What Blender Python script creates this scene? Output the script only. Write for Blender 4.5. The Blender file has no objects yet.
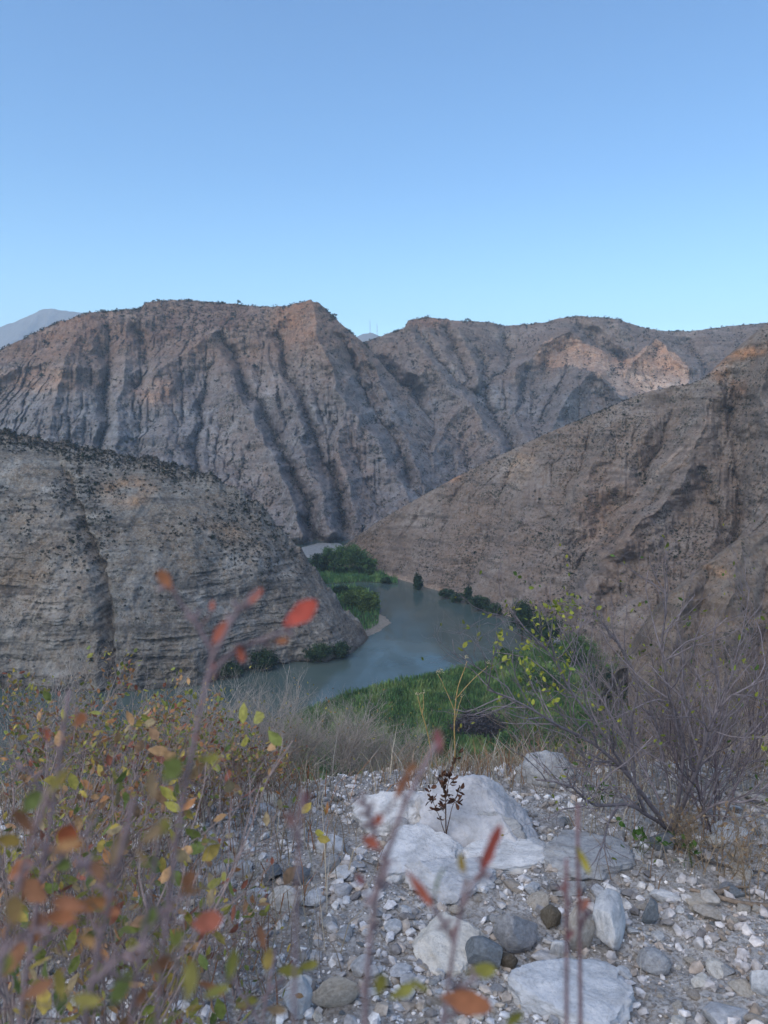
import bpy, bmesh, math, random
import numpy as np

random.seed(7)
rng = np.random.default_rng(7)
sc = bpy.context.scene
COL = sc.collection
R = math.radians

# ------------------------------------------------------------------ camera
CAM_H = 1.5
LENS, SENSOR = 26.0, 34.6
F = LENS / SENSOR * 1024.0
PITCH = math.atan((512 - 430) / F)
cd = bpy.data.cameras.new('camera')
cam = bpy.data.objects.new('camera', cd)
COL.objects.link(cam)
cd.sensor_fit = 'VERTICAL'
cd.sensor_height = SENSOR
cd.lens = LENS
cd.clip_start = 0.02
cd.clip_end = 60000
cam.location = (0, 0, CAM_H)
cam.rotation_euler = (math.pi / 2 - PITCH, 0, 0)
cd.dof.use_dof = True
cd.dof.focus_distance = 5.0
cd.dof.aperture_fstop = 5.0
sc.camera = cam

# ------------------------------------------------------------------ sky, sun, exposure
SUN_EL, SUN_AZ = 46.0, -140.0          # azimuth measured from the viewing direction (+Y), clockwise; negative = to the left
w = bpy.data.worlds.new("World")
sc.world = w
w.use_nodes = True
nt = w.node_tree
nt.nodes.clear()
sky = nt.nodes.new('ShaderNodeTexSky')
sky.sky_type = 'NISHITA'
sky.sun_disc = False
sky.sun_elevation = R(SUN_EL)
sky.sun_rotation = R(SUN_AZ)
sky.altitude = 1200
sky.air_density = 1.0
sky.dust_density = 0.15
sky.ozone_density = 1.7
bg = nt.nodes.new('ShaderNodeBackground')
bg.inputs['Strength'].default_value = 0.112
out = nt.nodes.new('ShaderNodeOutputWorld')
hs = nt.nodes.new('ShaderNodeHueSaturation')
hs.inputs['Hue'].default_value = 0.4945
hs.inputs['Saturation'].default_value = 1.2
nt.links.new(sky.outputs[0], hs.inputs['Color'])
# paler, slightly greener air towards the horizon
tcw = nt.nodes.new('ShaderNodeTexCoord')
sx = nt.nodes.new('ShaderNodeSeparateXYZ')
nt.links.new(tcw.outputs['Generated'], sx.inputs[0])
rw = nt.nodes.new('ShaderNodeValToRGB')
for e_, (p_, c_) in zip([rw.color_ramp.elements[0], rw.color_ramp.elements.new(.12), rw.color_ramp.elements.new(.3), rw.color_ramp.elements[-1]],
                        [(0.0, (.66, .64, .53)), (.12, (.57, .575, .52)), (.3, (.515, .495, .495)), (.6, (.57, .475, .49))]):
    e_.position = p_
    e_.color = (*c_, 1)
nt.links.new(sx.outputs['Z'], rw.inputs[0])
mw = nt.nodes.new('ShaderNodeVectorMath')
mw.operation = 'MULTIPLY'
nt.links.new(hs.outputs[0], mw.inputs[0])
nt.links.new(rw.outputs[0], mw.inputs[1])
mw2 = nt.nodes.new('ShaderNodeVectorMath')
mw2.operation = 'SCALE'
mw2.inputs['Scale'].default_value = 2.0
nt.links.new(mw.outputs[0], mw2.inputs[0])
nt.links.new(mw2.outputs[0], bg.inputs[0])
nt.links.new(bg.outputs[0], out.inputs[0])

sl = bpy.data.lights.new('sun', 'SUN')
sl.energy = 1.45
sl.angle = R(66)
sl.color = (1.0, 0.905, 0.76)
sun = bpy.data.objects.new('sun', sl)
COL.objects.link(sun)
# direction towards the sun
sd = (math.sin(R(SUN_AZ)) * math.cos(R(SUN_EL)), math.cos(R(SUN_AZ)) * math.cos(R(SUN_EL)), math.sin(R(SUN_EL)))
from mathutils import Vector
sun.rotation_euler = Vector(sd).to_track_quat('Z', 'Y').to_euler()
sun.location = (0, -20, 60)

sc.view_settings.view_transform = 'Standard'
sc.view_settings.look = 'None'
sc.view_settings.exposure = 1.1
sc.view_settings.gamma = 1.0
sc.view_settings.use_curve_mapping = False
sc.render.engine = 'CYCLES'
sc.cycles.max_bounces = 6
sc.cycles.diffuse_bounces = 3
sc.cycles.glossy_bounces = 3
sc.cycles.transmission_bounces = 3
sc.cycles.transparent_max_bounces = 8
sc.cycles.volume_bounces = 1
sc.cycles.use_denoising = True

# ------------------------------------------------------------------ pixel helpers
CP, SP = math.cos(PITCH), math.sin(PITCH)

def ray(px, py):
    u = (px - 384.0) / F
    v = (512.0 - py) / F
    Y = CP + v * SP
    return u / Y, (v * CP - SP) / Y            # x and z per metre of forward distance

def at(px, py, d):
    a, b = ray(px, py)
    return np.array([a * d, d, CAM_H + b * d])

def on_level(px, py, z):
    a, b = ray(px, py)
    d = (z - CAM_H) / b
    return np.array([a * d, d, z])

WATER = -100.0

# ------------------------------------------------------------------ noise
_pt = rng.permutation(256)
_pt = np.concatenate([_pt, _pt, _pt])
_gr = rng.normal(size=(256, 3))
_gr /= np.linalg.norm(_gr, axis=1)[:, None]

def perlin(x, y, z):
    x, y, z = np.broadcast_arrays(np.asarray(x, float), np.asarray(y, float), np.asarray(z, float))
    xi, yi, zi = np.floor(x).astype(int), np.floor(y).astype(int), np.floor(z).astype(int)
    xf, yf, zf = x - xi, y - yi, z - zi
    u, v, ww = [t * t * t * (t * (t * 6 - 15) + 10) for t in (xf, yf, zf)]
    def g(i, j, k):
        h = _pt[_pt[_pt[(xi + i) & 255] + ((yi + j) & 255)] + ((zi + k) & 255)]
        gg = _gr[h]
        return gg[..., 0] * (xf - i) + gg[..., 1] * (yf - j) + gg[..., 2] * (zf - k)
    def l(a, b, t):
        return a + t * (b - a)
    return l(l(l(g(0, 0, 0), g(1, 0, 0), u), l(g(0, 1, 0), g(1, 1, 0), u), v),
             l(l(g(0, 0, 1), g(1, 0, 1), u), l(g(0, 1, 1), g(1, 1, 1), u), v), ww) * 1.6

def fbm(x, y, z, o=4, gain=0.5):
    s, a, f = 0.0, 1.0, 1.0
    for i in range(o):
        s = s + a * perlin(np.asarray(x) * f + i * 17.3, np.asarray(y) * f + i * 5.1, np.asarray(z) * f + i * 9.7)
        a *= gain
        f *= 2.07
    return s

def ridged(x, y, z, o=4, gain=0.5):
    s, a, f = 0.0, 1.0, 1.0
    for i in range(o):
        s = s + a * (1 - 2 * np.abs(perlin(np.asarray(x) * f + i * 7.3, np.asarray(y) * f + i * 3.1, np.asarray(z) * f + i * 4.7)))
        a *= gain
        f *= 2.13
    return s

def sstep(a, b, t):
    t = np.clip((t - a) / (b - a), 0, 1)
    return t * t * (3 - 2 * t)

# ------------------------------------------------------------------ mesh helpers
def link(name, me, parent=None):
    o = bpy.data.objects.new(name, me)
    COL.objects.link(o)
    if parent is not None:
        o.parent = parent
    return o

def raw_mesh(name, V, Fq, mat=None, smooth=True, cols=None):
    """V (n,3); Fq list of (m,k) index arrays"""
    me = bpy.data.meshes.new(name)
    V = np.asarray(V, dtype=np.float32)
    Fq = [np.asarray(f, dtype=np.int32) for f in (Fq if isinstance(Fq, list) else [Fq]) if len(f)]
    nl = sum(f.size for f in Fq)
    nf = sum(f.shape[0] for f in Fq)
    me.vertices.add(len(V))
    me.vertices.foreach_set('co', V.ravel())
    me.loops.add(nl)
    me.loops.foreach_set('vertex_index', np.concatenate([f.ravel() for f in Fq]))
    me.polygons.add(nf)
    tot = np.concatenate([np.full(f.shape[0], f.shape[1], dtype=np.int32) for f in Fq])
    st = np.concatenate([[0], np.cumsum(tot)[:-1]]).astype(np.int32)
    me.polygons.foreach_set('loop_start', st)
    try:
        me.polygons.foreach_set('loop_total', tot)
    except Exception:
        pass
    me.polygons.foreach_set('use_smooth', np.full(nf, bool(smooth)))
    me.update(calc_edges=True)
    me.validate()
    if cols is not None:
        c = np.ones((len(V), 4), dtype=np.float32)
        c[:, :3] = cols
        a = me.color_attributes.new('tint', 'FLOAT_COLOR', 'POINT')
        a.data.foreach_set('color', c.ravel())
    if mat is not None:
        me.materials.append(mat)
    return me

def grid_faces(nr, nc, wrap=False):
    i = np.arange(nr - 1)[:, None]
    n = nc if wrap else nc - 1
    j = np.arange(n)[None, :]
    j2 = (j + 1) % nc
    a = i * nc + j
    b = i * nc + j2
    return np.stack([a, b, b + nc, a + nc], -1).reshape(-1, 4)

class MB:
    """collects pieces of one mesh"""
    def __init__(self):
        self.v, self.t, self.q, self.c, self.n = [], [], [], [], 0
    def add(self, V, T=None, Q=None, col=(1, 1, 1)):
        V = np.asarray(V, float)
        if T is not None and len(T): self.t.append(np.asarray(T) + self.n)
        if Q is not None and len(Q): self.q.append(np.asarray(Q) + self.n)
        self.v.append(V)
        col = np.asarray(col, float)
        self.c.append(np.broadcast_to(col, (len(V), 3)) if col.ndim == 1 else col)
        self.n += len(V)
    def tube(self, P, r0, r1, n=5, col=(1, 1, 1)):
        P = np.asarray(P, float)
        m = len(P)
        T = np.gradient(P, axis=0)
        T /= np.linalg.norm(T, axis=1)[:, None] + 1e-12
        ref = np.array([0.31, 0.87, 0.22]) if abs(T[0] @ np.array([0.31, 0.87, 0.22])) < .85 else np.array([1., 0, 0])
        A = np.cross(T, ref)
        A /= np.linalg.norm(A, axis=1)[:, None] + 1e-12
        B = np.cross(T, A)
        rr = (np.linspace(r0, r1, m) if np.isscalar(r1) else np.asarray(r1))[:, None, None]
        th = np.linspace(0, 2 * np.pi, n, endpoint=False)
        ring = P[:, None, :] + rr * (A[:, None, :] * np.cos(th)[None, :, None] + B[:, None, :] * np.sin(th)[None, :, None])
        V = ring.reshape(-1, 3)
        Q = grid_faces(m, n, True)
        V = np.vstack([V, P[-1:] + T[-1:] * float(rr[-1, 0, 0])])
        k = (m - 1) * n
        tt = np.array([[k + i, k + (i + 1) % n, m * n] for i in range(n)])
        self.add(V, tt, Q, col)
    def leaf(self, p, d, nrm, L, W, col, fold=0.25, curl=0.2, fine=False):
        d = d / (np.linalg.norm(d) + 1e-9)
        s = np.cross(d, nrm)
        s /= np.linalg.norm(s) + 1e-9
        u = np.cross(s, d)
        W = W * rng.uniform(.75, 1.1)
        if fine:
            t = np.array([0, .08, .2, .38, .58, .78, .92, 1.0])
            wd = np.array([.05, .22, .52, .88, 1.0, .84, .52, .05]) * rng.uniform(.82, 1.12, 8)
        else:
            t = np.array([0, .3, .65, 1.0])
            wd = np.array([.08, .85, .85, .05])
        c = p + d * (t * L)[:, None] + u * (curl * L * (t - t * t) * -1)[:, None]
        e1 = c + s * (wd * W / 2)[:, None] + u * (wd * W / 2 * fold)[:, None]
        e2 = c - s * (wd * W / 2)[:, None] + u * (wd * W / 2 * fold)[:, None]
        m = len(t)
        V = np.vstack([e1, c, e2])
        i = np.arange(m - 1)
        Q = np.vstack([np.stack([i, i + 1, m + i + 1, m + i], 1), np.stack([m + i, m + i + 1, 2 * m + i + 1, 2 * m + i], 1)])
        self.add(V, None, Q, col)
    def mesh(self, name, mat, smooth=True):
        T = np.concatenate(self.t) if self.t else np.zeros((0, 3), int)
        Q = np.concatenate(self.q) if self.q else np.zeros((0, 4), int)
        return raw_mesh(name, np.concatenate(self.v), [T, Q], mat, smooth, np.concatenate(self.c))
    def build(self, name, mat, parent=None, smooth=True):
        return link(name, self.mesh(name, mat, smooth), parent)

def tag(o, label=None, cat=None, group=None, kind=None):
    if label: o['label'] = label
    if cat: o['category'] = cat
    if group: o['group'] = group
    if kind: o['kind'] = kind
    return o

def empty(name, loc):
    o = bpy.data.objects.new(name, None)
    o.empty_display_size = 0.1
    COL.objects.link(o)
    o.location = [float(t) for t in loc]
    return o

def rootless(mb, org):
    """shift a collector so that its thing can stand at org"""
    mb.v = [v - np.asarray(org)[None, :] for v in mb.v]
    return mb

# ------------------------------------------------------------------ materials
def new_mat(name):
    m = bpy.data.materials.new(name)
    m.use_nodes = True
    n = m.node_tree.nodes
    b = n['Principled BSDF']
    b.inputs['Roughness'].default_value = 0.9
    b.inputs['Specular IOR Level'].default_value = 0.15
    return m, m.node_tree, b

class G:
    def __init__(self, tree): self.t = tree
    def n(self, typ, **kw):
        o = self.t.nodes.new(typ)
        for k, v in kw.items(): setattr(o, k, v)
        return o
    def l(self, a, b): self.t.links.new(a, b)
    def coords(self, scale=(1, 1, 1), kind='Object'):
        tc = self.n('ShaderNodeTexCoord')
        mp = self.n('ShaderNodeMapping')
        mp.inputs['Scale'].default_value = scale
        self.l(tc.outputs[kind], mp.inputs[0])
        return mp.outputs[0]
    def noise(self, vec, scale, detail=6, rough=.6, dist=0.0):
        o = self.n('ShaderNodeTexNoise')
        o.inputs['Scale'].default_value = scale
        o.inputs['Detail'].default_value = detail
        o.inputs['Roughness'].default_value = rough
        o.inputs['Distortion'].default_value = dist
        if vec is not None: self.l(vec, o.inputs['Vector'])
        return o.outputs[0]
    def ramp(self, fac, stops, interp='LINEAR'):
        o = self.n('ShaderNodeValToRGB')
        r = o.color_ramp
        r.interpolation = interp
        while len(r.elements) < len(stops): r.elements.new(0.5)
        for e, (p, c) in zip(r.elements, stops):
            e.position = p
            e.color = (c, c, c, 1) if np.isscalar(c) else (*c, 1)
        self.l(fac, o.inputs[0])
        return o.outputs[0]
    def mix(self, f, a, b, mode='MIX'):
        o = self.n('ShaderNodeMix', data_type='RGBA', blend_type=mode)
        for s, v in ((o.inputs[0], f), (o.inputs[6], a), (o.inputs[7], b)):
            if hasattr(v, 'links') or isinstance(v, bpy.types.NodeSocket): self.l(v, s)
            elif np.isscalar(v): s.default_value = v
            else: s.default_value = (*v, 1)
        return o.outputs[2]
    def math(self, op, a, b=0.0):
        o = self.n('ShaderNodeMath', operation=op)
        for s, v in ((o.inputs[0], a), (o.inputs[1], b)):
            if isinstance(v, bpy.types.NodeSocket): self.l(v, s)
            else: s.default_value = v
        return o.outputs[0]
    def bump(self, h, strength, dist, bsdf):
        o = self.n('ShaderNodeBump')
        o.inputs['Strength'].default_value = strength
        o.inputs['Distance'].default_value = dist
        self.l(h, o.inputs['Height'])
        self.l(o.outputs[0], bsdf.inputs['Normal'])

def rock_face_mat(name, base, warm, pale, dark, size, strata=0.5, scrub=0.45, scrub_col=(.035, .04, .03), use_tint=True):
    """weathered rock: colour patches, near-horizontal strata, streaks running down, scrub speckle. size = metres of a main patch"""
    m, t, b = new_mat(name)
    g = G(t)
    co = g.coords()
    big = g.noise(co, 1 / size, 5, .6, .3)
    med = g.noise(co, 6 / size, 6, .65)
    fine = g.noise(co, 30 / size, 5, .7)
    c = g.ramp(big, [(.32, warm), (.5, base), (.68, pale)])
    c = g.mix(g.ramp(med, [(.42, 0.0), (.62, .75)]), c, warm)
    c = g.mix(g.ramp(fine, [(.46, 0.0), (.68, .75)]), c, pale)
    c = g.mix(g.ramp(g.noise(co, 17 / size, 5, .7), [(.34, .7), (.47, 0.0)]), c, dark)
    st = g.noise(g.coords((.12, .12, 1.0)), 9 / size, 5, .65, .4)
    c = g.mix(g.math('MULTIPLY', g.ramp(st, [(.5, 0.0), (.62, 1.0)]), strata), c, dark)
    stv = g.noise(g.coords((1.0, 1.0, .07)), 11 / size, 4, .6, .6)
    c = g.mix(g.math('MULTIPLY', g.ramp(stv, [(.52, 0.0), (.68, 1.0)]), .45), c, pale)
    if use_tint:
        a = g.n('ShaderNodeAttribute', attribute_name='tint')
        c = g.mix(1.0, c, a.outputs['Color'], 'MULTIPLY')
    v = g.n('ShaderNodeTexVoronoi')
    v.inputs['Scale'].default_value = 26 / size
    g.l(co, v.inputs['Vector'])
    cov = g.noise(co, 3.2 / size, 4, .6)
    thr = g.math('MULTIPLY', g.ramp(cov, [(.38, 0.0), (.68, 1.0)]), scrub)
    spot = g.math('LESS_THAN', v.outputs['Distance'], thr)
    c = g.mix(g.math('MULTIPLY', spot, .8), c, scrub_col)
    g.l(c, b.inputs['Base Color'])
    h = g.math('ADD', g.math('MULTIPLY', med, 1.0), g.math('MULTIPLY', fine, .5))
    h = g.math('ADD', h, g.math('MULTIPLY', st, .7 * strata))
    g.bump(h, .9, size * .045, b)
    return m

def stone_mat(name, base, var, rough_scale=9.0):
    m, t, b = new_mat(name)
    g = G(t)
    co = g.coords()
    n1 = g.noise(co, rough_scale, 7, .65, .3)
    n2 = g.noise(co, rough_scale * 6, 5, .7)
    c = g.ramp(n1, [(.3, tuple(k * .62 for k in base)), (.5, base), (.72, var)])
    oi = g.n('ShaderNodeObjectInfo')
    c = g.mix(g.ramp(n2, [(.5, 0.0), (.8, .45)]), c, tuple(k * .5 for k in base))
    c = g.mix(1.0, c, g.ramp(oi.outputs['Random'], [(0, (.8, .78, .78)), (.5, (1, 1, 1)), (1, (1.08, 1.05, 1.0))]), 'MULTIPLY')
    st_ = g.noise(co, rough_scale * .45, 5, .65, .8)
    c = g.mix(g.ramp(st_, [(.52, 0.0), (.7, .55)]), c, (base[0] * .78, base[1] * .66, base[2] * .52))
    c = g.mix(g.ramp(g.noise(co, rough_scale * 1.7, 6, .7, .5), [(.3, .55), (.45, 0.0)]), c, tuple(k * .55 for k in base))
    crack = g.noise(co, rough_scale * .8, 3, .5, 1.6)
    cl = g.ramp(g.math('ABSOLUTE', g.math('SUBTRACT', crack, .5)), [(0, .75), (.012, 0.0)])
    c = g.mix(g.math('MULTIPLY', cl, .55), c, tuple(k * .4 for k in base))
    g.l(c, b.inputs['Base Color'])
    g.bump(g.math('ADD', n1, g.math('MULTIPLY', n2, .45)), .7, .02, b)
    return m

def tint_mat(name, base=(1, 1, 1), rough=.8, noise_scale=None, spec=.2, trans=0.0):
    m, t, b = new_mat(name)
    g = G(t)
    a = g.n('ShaderNodeAttribute', attribute_name='tint')
    c = g.mix(1.0, a.outputs['Color'], base, 'MULTIPLY')
    if noise_scale:
        n1 = g.noise(g.coords(), noise_scale, 4, .6)
        c = g.mix(1.0, c, g.ramp(n1, [(.3, .6), (.7, 1.25)]), 'MULTIPLY')
    g.l(c, b.inputs['Base Color'])
    b.inputs['Roughness'].default_value = rough
    b.inputs['Specular IOR Level'].default_value = spec
    if trans:
        tr = g.n('ShaderNodeBsdfTranslucent')
        g.l(c, tr.inputs[0])
        ms = g.n('ShaderNodeMixShader')
        ms.inputs[0].default_value = trans
        o = [x for x in t.nodes if x.type == 'OUTPUT_MATERIAL'][0]
        g.l(b.outputs[0], ms.inputs[1])
        g.l(tr.outputs[0], ms.inputs[2])
        g.l(ms.outputs[0], o.inputs[0])
    return m

M = {}
M['far'] = rock_face_mat('far_mountain_rock', (.162, .137, .126), (.162, .112, .084), (.285, .26, .243), (.078, .068, .065), 80, .55, .5)
M['right'] = rock_face_mat('right_slope_rock', (.176, .139, .116), (.172, .117, .082), (.27, .232, .205), (.092, .074, .063), 36, .75, .5)
M['cliff'] = rock_face_mat('left_cliff_rock', (.150, .140, .124), (.15, .112, .078), (.30, .285, .26), (.058, .054, .05), 26, .75, .4)
M['peak'] = rock_face_mat('distant_peak_rock', (.2, .18, .17), (.18, .15, .13), (.26, .24, .22), (.14, .13, .12), 500, .2, .2, use_tint=False)
M['pale'] = stone_mat('pale_stone', (.52, .535, .56), (.70, .70, .70), 4)
M['white'] = stone_mat('white_stone', (.60, .61, .63), (.76, .76, .76), 4)
M['grey'] = stone_mat('grey_stone', (.36, .37, .39), (.48, .49, .5), 7)
M['slate'] = stone_mat('dark_stone', (.2, .225, .25), (.3, .32, .345), 8)
M['tan'] = stone_mat('tan_stone', (.46, .42, .37), (.6, .56, .51), 8)
M['cream'] = stone_mat('cream_stone', (.6, .57, .52), (.72, .70, .66), 4)
M['olive'] = stone_mat('olive_stone', (.17, .15, .12), (.25, .22, .18), 10)
M['gravel'] = tint_mat('gravel_stone', noise_scale=45)
M['bark'] = tint_mat('twig_bark', noise_scale=60, rough=.85)
M['leaf'] = tint_mat('leaf_blade', rough=.6, spec=.25, trans=.25, noise_scale=95)
M['farleaf'] = tint_mat('bank_foliage', rough=.8, trans=.15)
M['metal'] = tint_mat('mast_metal', rough=.6)

# ------------------------------------------------------------------ terrain from ridge lines
def ridge_pts(lst):
    return np.array([at(*p) for p in lst])

def field_obj(name, X, Y, H, mat, tint=None):
    nr, nc = X.shape
    V = np.stack([X, Y, H], -1).reshape(-1, 3)
    cols = None if tint is None else tint.reshape(-1, 3)
    q = grid_faces(nr, nc)
    me = raw_mesh(name, V, q, mat, True, cols)
    return link(name, me)

def patch(PX, PY, cx, cy, rx, ry, soft=.5, rot=0.0):
    c, s = math.cos(R(rot)), math.sin(R(rot))
    ux, uy = (PX - cx), (PY - cy)
    q = np.hypot((ux * c + uy * s) / rx, (-ux * s + uy * c) / ry)
    return 1 - sstep(1 - soft, 1 + soft, q)

def pix_of(X, Y, Z):
    zz = Z - CAM_H
    fw = Y * CP - zz * SP
    up = Y * SP + zz * CP
    return 384 + F * X / fw, 512 - F * up / fw

def inside(poly, x, y):
    P = np.array(poly)
    r = np.zeros(len(x), bool)
    j = len(P) - 1
    for i in range(len(P)):
        c_ = ((P[i, 1] > y) != (P[j, 1] > y)) & (x < (P[j, 0] - P[i, 0]) * (y - P[i, 1]) / (P[j, 1] - P[i, 1] + 1e-12) + P[i, 0])
        r ^= c_
        j = i
    return r

# ------------------------------------------------------------------ canyon sides: each is a surface laid from its crest down to its foot,
# with spurs standing out towards the canyon, gullies cut into it, and running-water erosion on top
def line_field(PX, PY, pts):
    """distance to a polyline and position along it (0..1)"""
    best = np.full(PX.shape, 1e9)
    pos = np.zeros(PX.shape)
    P = np.array(pts, float)
    seg = np.linalg.norm(np.diff(P, axis=0), axis=1)
    cum = np.concatenate([[0], np.cumsum(seg)])
    for i in range(len(P) - 1):
        a, b = P[i], P[i + 1]
        e = b - a
        t = np.clip(((PX - a[0]) * e[0] + (PY - a[1]) * e[1]) / (e @ e + 1e-9), 0, 1)
        d = np.hypot(PX - a[0] - t * e[0], PY - a[1] - t * e[1])
        m = d < best
        best = np.where(m, d, best)
        pos = np.where(m, (cum[i] + t * seg[i]) / cum[-1], pos)
    return best, pos

def flow_cut(D, PX, PY, iters, K, seed):
    """steepest-descent flow over the surface; where flow gathers the surface is cut back"""
    r_ = np.random.default_rng(seed)
    nr, nc = D.shape
    idx = np.arange(nr * nc).reshape(nr, nc)
    offs = [(0, -1), (0, 1), (1, -1), (1, 0), (1, 1), (-1, 0), (-1, -1), (-1, 1)]
    A_, B_ = ray(PX, PY)
    ip = np.pad(idx, 1, mode='edge')
    D0 = D.copy()
    for it in range(iters):
        X, Y, Z = A_ * D, D, B_ * D
        Xp, Yp, Zp = [np.pad(q, 1, mode='edge') for q in (X, Y, Z)]
        best = np.zeros_like(D)
        rec = idx.copy()
        for a, b in offs:
            sl_ = (slice(1 + a, 1 + a + nr), slice(1 + b, 1 + b + nc))
            q = (Z - Zp[sl_]) / (np.sqrt((X - Xp[sl_]) ** 2 + (Y - Yp[sl_]) ** 2 + (Z - Zp[sl_]) ** 2) + 1e-6) * r_.uniform(.8, 1.0, D.shape)
            m = q > best
            best = np.where(m, q, best)
            rec = np.where(m, ip[sl_], rec)
        rf = rec.ravel()
        own = rf == idx.ravel()
        Ac = np.ones(nr * nc)
        src = np.ones(nr * nc)
        for k in range(110):
            src = np.bincount(rf, np.where(own, 0, src), nr * nc)
            Ac += src
        Ac = np.minimum(Ac.reshape(nr, nc), 1500)
        D = D + K * (np.sqrt(Ac) - 1) * np.minimum(best, .9)
        if it % 2 == 1:
            E = D - D0
            E[1:-1, 1:-1] = E[1:-1, 1:-1] * .6 + .1 * (E[:-2, 1:-1] + E[2:, 1:-1] + E[1:-1, :-2] + E[1:-1, 2:])
            D = D0 + E
    return D

def relief(name, px0, px1, dpx, dpy, top, bot, feats, prof, seed, K, iters, noise, mat, label, kind_name='mountain', back_d=260, back_z=200, keep_foot=.05, gain=.85):
    top, bot = np.array(top, float), np.array(bot, float)
    pxs = np.arange(px0, px1 + .01, dpx)
    tpy = np.interp(pxs, top[:, 0], top[:, 1]); td = np.interp(pxs, top[:, 0], top[:, 2])
    bpy_ = np.interp(pxs, bot[:, 0], bot[:, 1]); bd = np.interp(pxs, bot[:, 0], bot[:, 2])
    nr = int((bpy_ - tpy).max() / dpy)
    t = np.linspace(0, 1, nr)[:, None]
    PY = tpy[None] + t * (bpy_ - tpy)[None]
    PX = np.broadcast_to(pxs[None], PY.shape).copy()
    D = td[None] + (bd - td)[None] * t ** prof
    lock = sstep(0, keep_foot, 1 - t) if keep_foot else np.ones_like(t)
    wx = 5.5 * fbm(PX / 32, PY / 32, seed, 4)
    wy = 5.5 * fbm(PX / 32, PY / 32, seed + 5, 4)
    for amp, w0, w1, pts in feats:
        amp = amp * (gain if amp > 0 else gain * 1.15)
        d, s = line_field(PX + wx, PY + wy, pts)
        w_ = w0 + (w1 - w0) * s
        q = np.clip(1 - d / w_, 0, 1)
        D = D + lock * amp * q ** 1.35 * (.55 + .45 * sstep(0, .25, s))
    n1, n2, n3 = noise
    D = D + lock * n1 * fbm(PX / 30, PY / 24, seed + 1, 3)
    D = D + lock * n2 * -ridged(PX / 13 + .7 * fbm(PX / 24, PY / 24, seed + 2, 2), PY / 46 + .4 * fbm(PX / 30, PY / 18, seed + 8, 2), seed + 3, 3, .55)
    if iters: D = D0_lock(D, flow_cut(D, PX, PY, iters, K, int(seed * 10)), lock)
    cav = np.zeros_like(D)
    for s in (4, 9):
        k = np.pad(D, ((0, 0), (s, s)), mode='edge')
        cav += (D - .5 * (k[:, :-2 * s] + k[:, 2 * s:])) / s
    D = D + lock * n3 * (fbm(PX / 5.5, PY / 4.0, seed + 4, 4, .6) - .5 * ridged(PX / 4.5, PY / 16, seed + 6, 2) - .7 * ridged(PX / 16, PY / 2.6, seed + 7, 2, .6) * sstep(-.1, .4, fbm(PX / 20, PY / 14, seed + 9, 2)))
    A_, B_ = ray(PX, PY)
    X, Y, Z = A_ * D, D, CAM_H + B_ * D
    Z = Z + n3 * .9 * fbm(PX / 9, PX * 0, seed + 11, 3) * (1 - sstep(0, .05, t)) + n3 * .5 * fbm(PX / 3.2, PY / 3.2, seed + 10, 3) * lock
    # far side of the crest
    bt = np.linspace(1, 0, 26, endpoint=False)[:, None]
    Xb = X[:1] * (1 + 0 * bt); Yb = Y[:1] + bt * back_d; Zb = Z[:1] - back_z * (bt ** 1.5) + 4 * bt * fbm(X[:1] / 30, bt * 5, seed, 2)
    X, Y, Z = np.vstack([Xb, X]), np.vstack([Yb, Y]), np.vstack([Zb, Z])
    cav = np.vstack([np.zeros_like(Xb), cav])
    PXX, PYY = np.vstack([PX[:1] + 0 * Xb, PX]), np.vstack([PY[:1] + 0 * Xb, PY])
    return X, Y, Z, PXX, PYY, cav

def D0_lock(a, b, lock): return a + (b - a) * lock

def relief_obj(name, key, X, Y, Z, PX, PY, cav, mat, T, label, cat):
    V = np.stack([X, Y, Z], -1).reshape(-1, 3)
    o = link(name, raw_mesh(name, V, grid_faces(*X.shape)[:, ::-1], mat, True, T.reshape(-1, 3)))
    FIELDS[key] = (X, Y, Z, PX, PY)
    CAV[key] = cav
    return tag(o, label, cat, kind='structure')

FIELDS, CAV = {}, {}
def tint_to(T, mask, rgb):
    return T * (1 - mask[..., None]) + np.array(rgb) * mask[..., None] * 1.0

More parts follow.
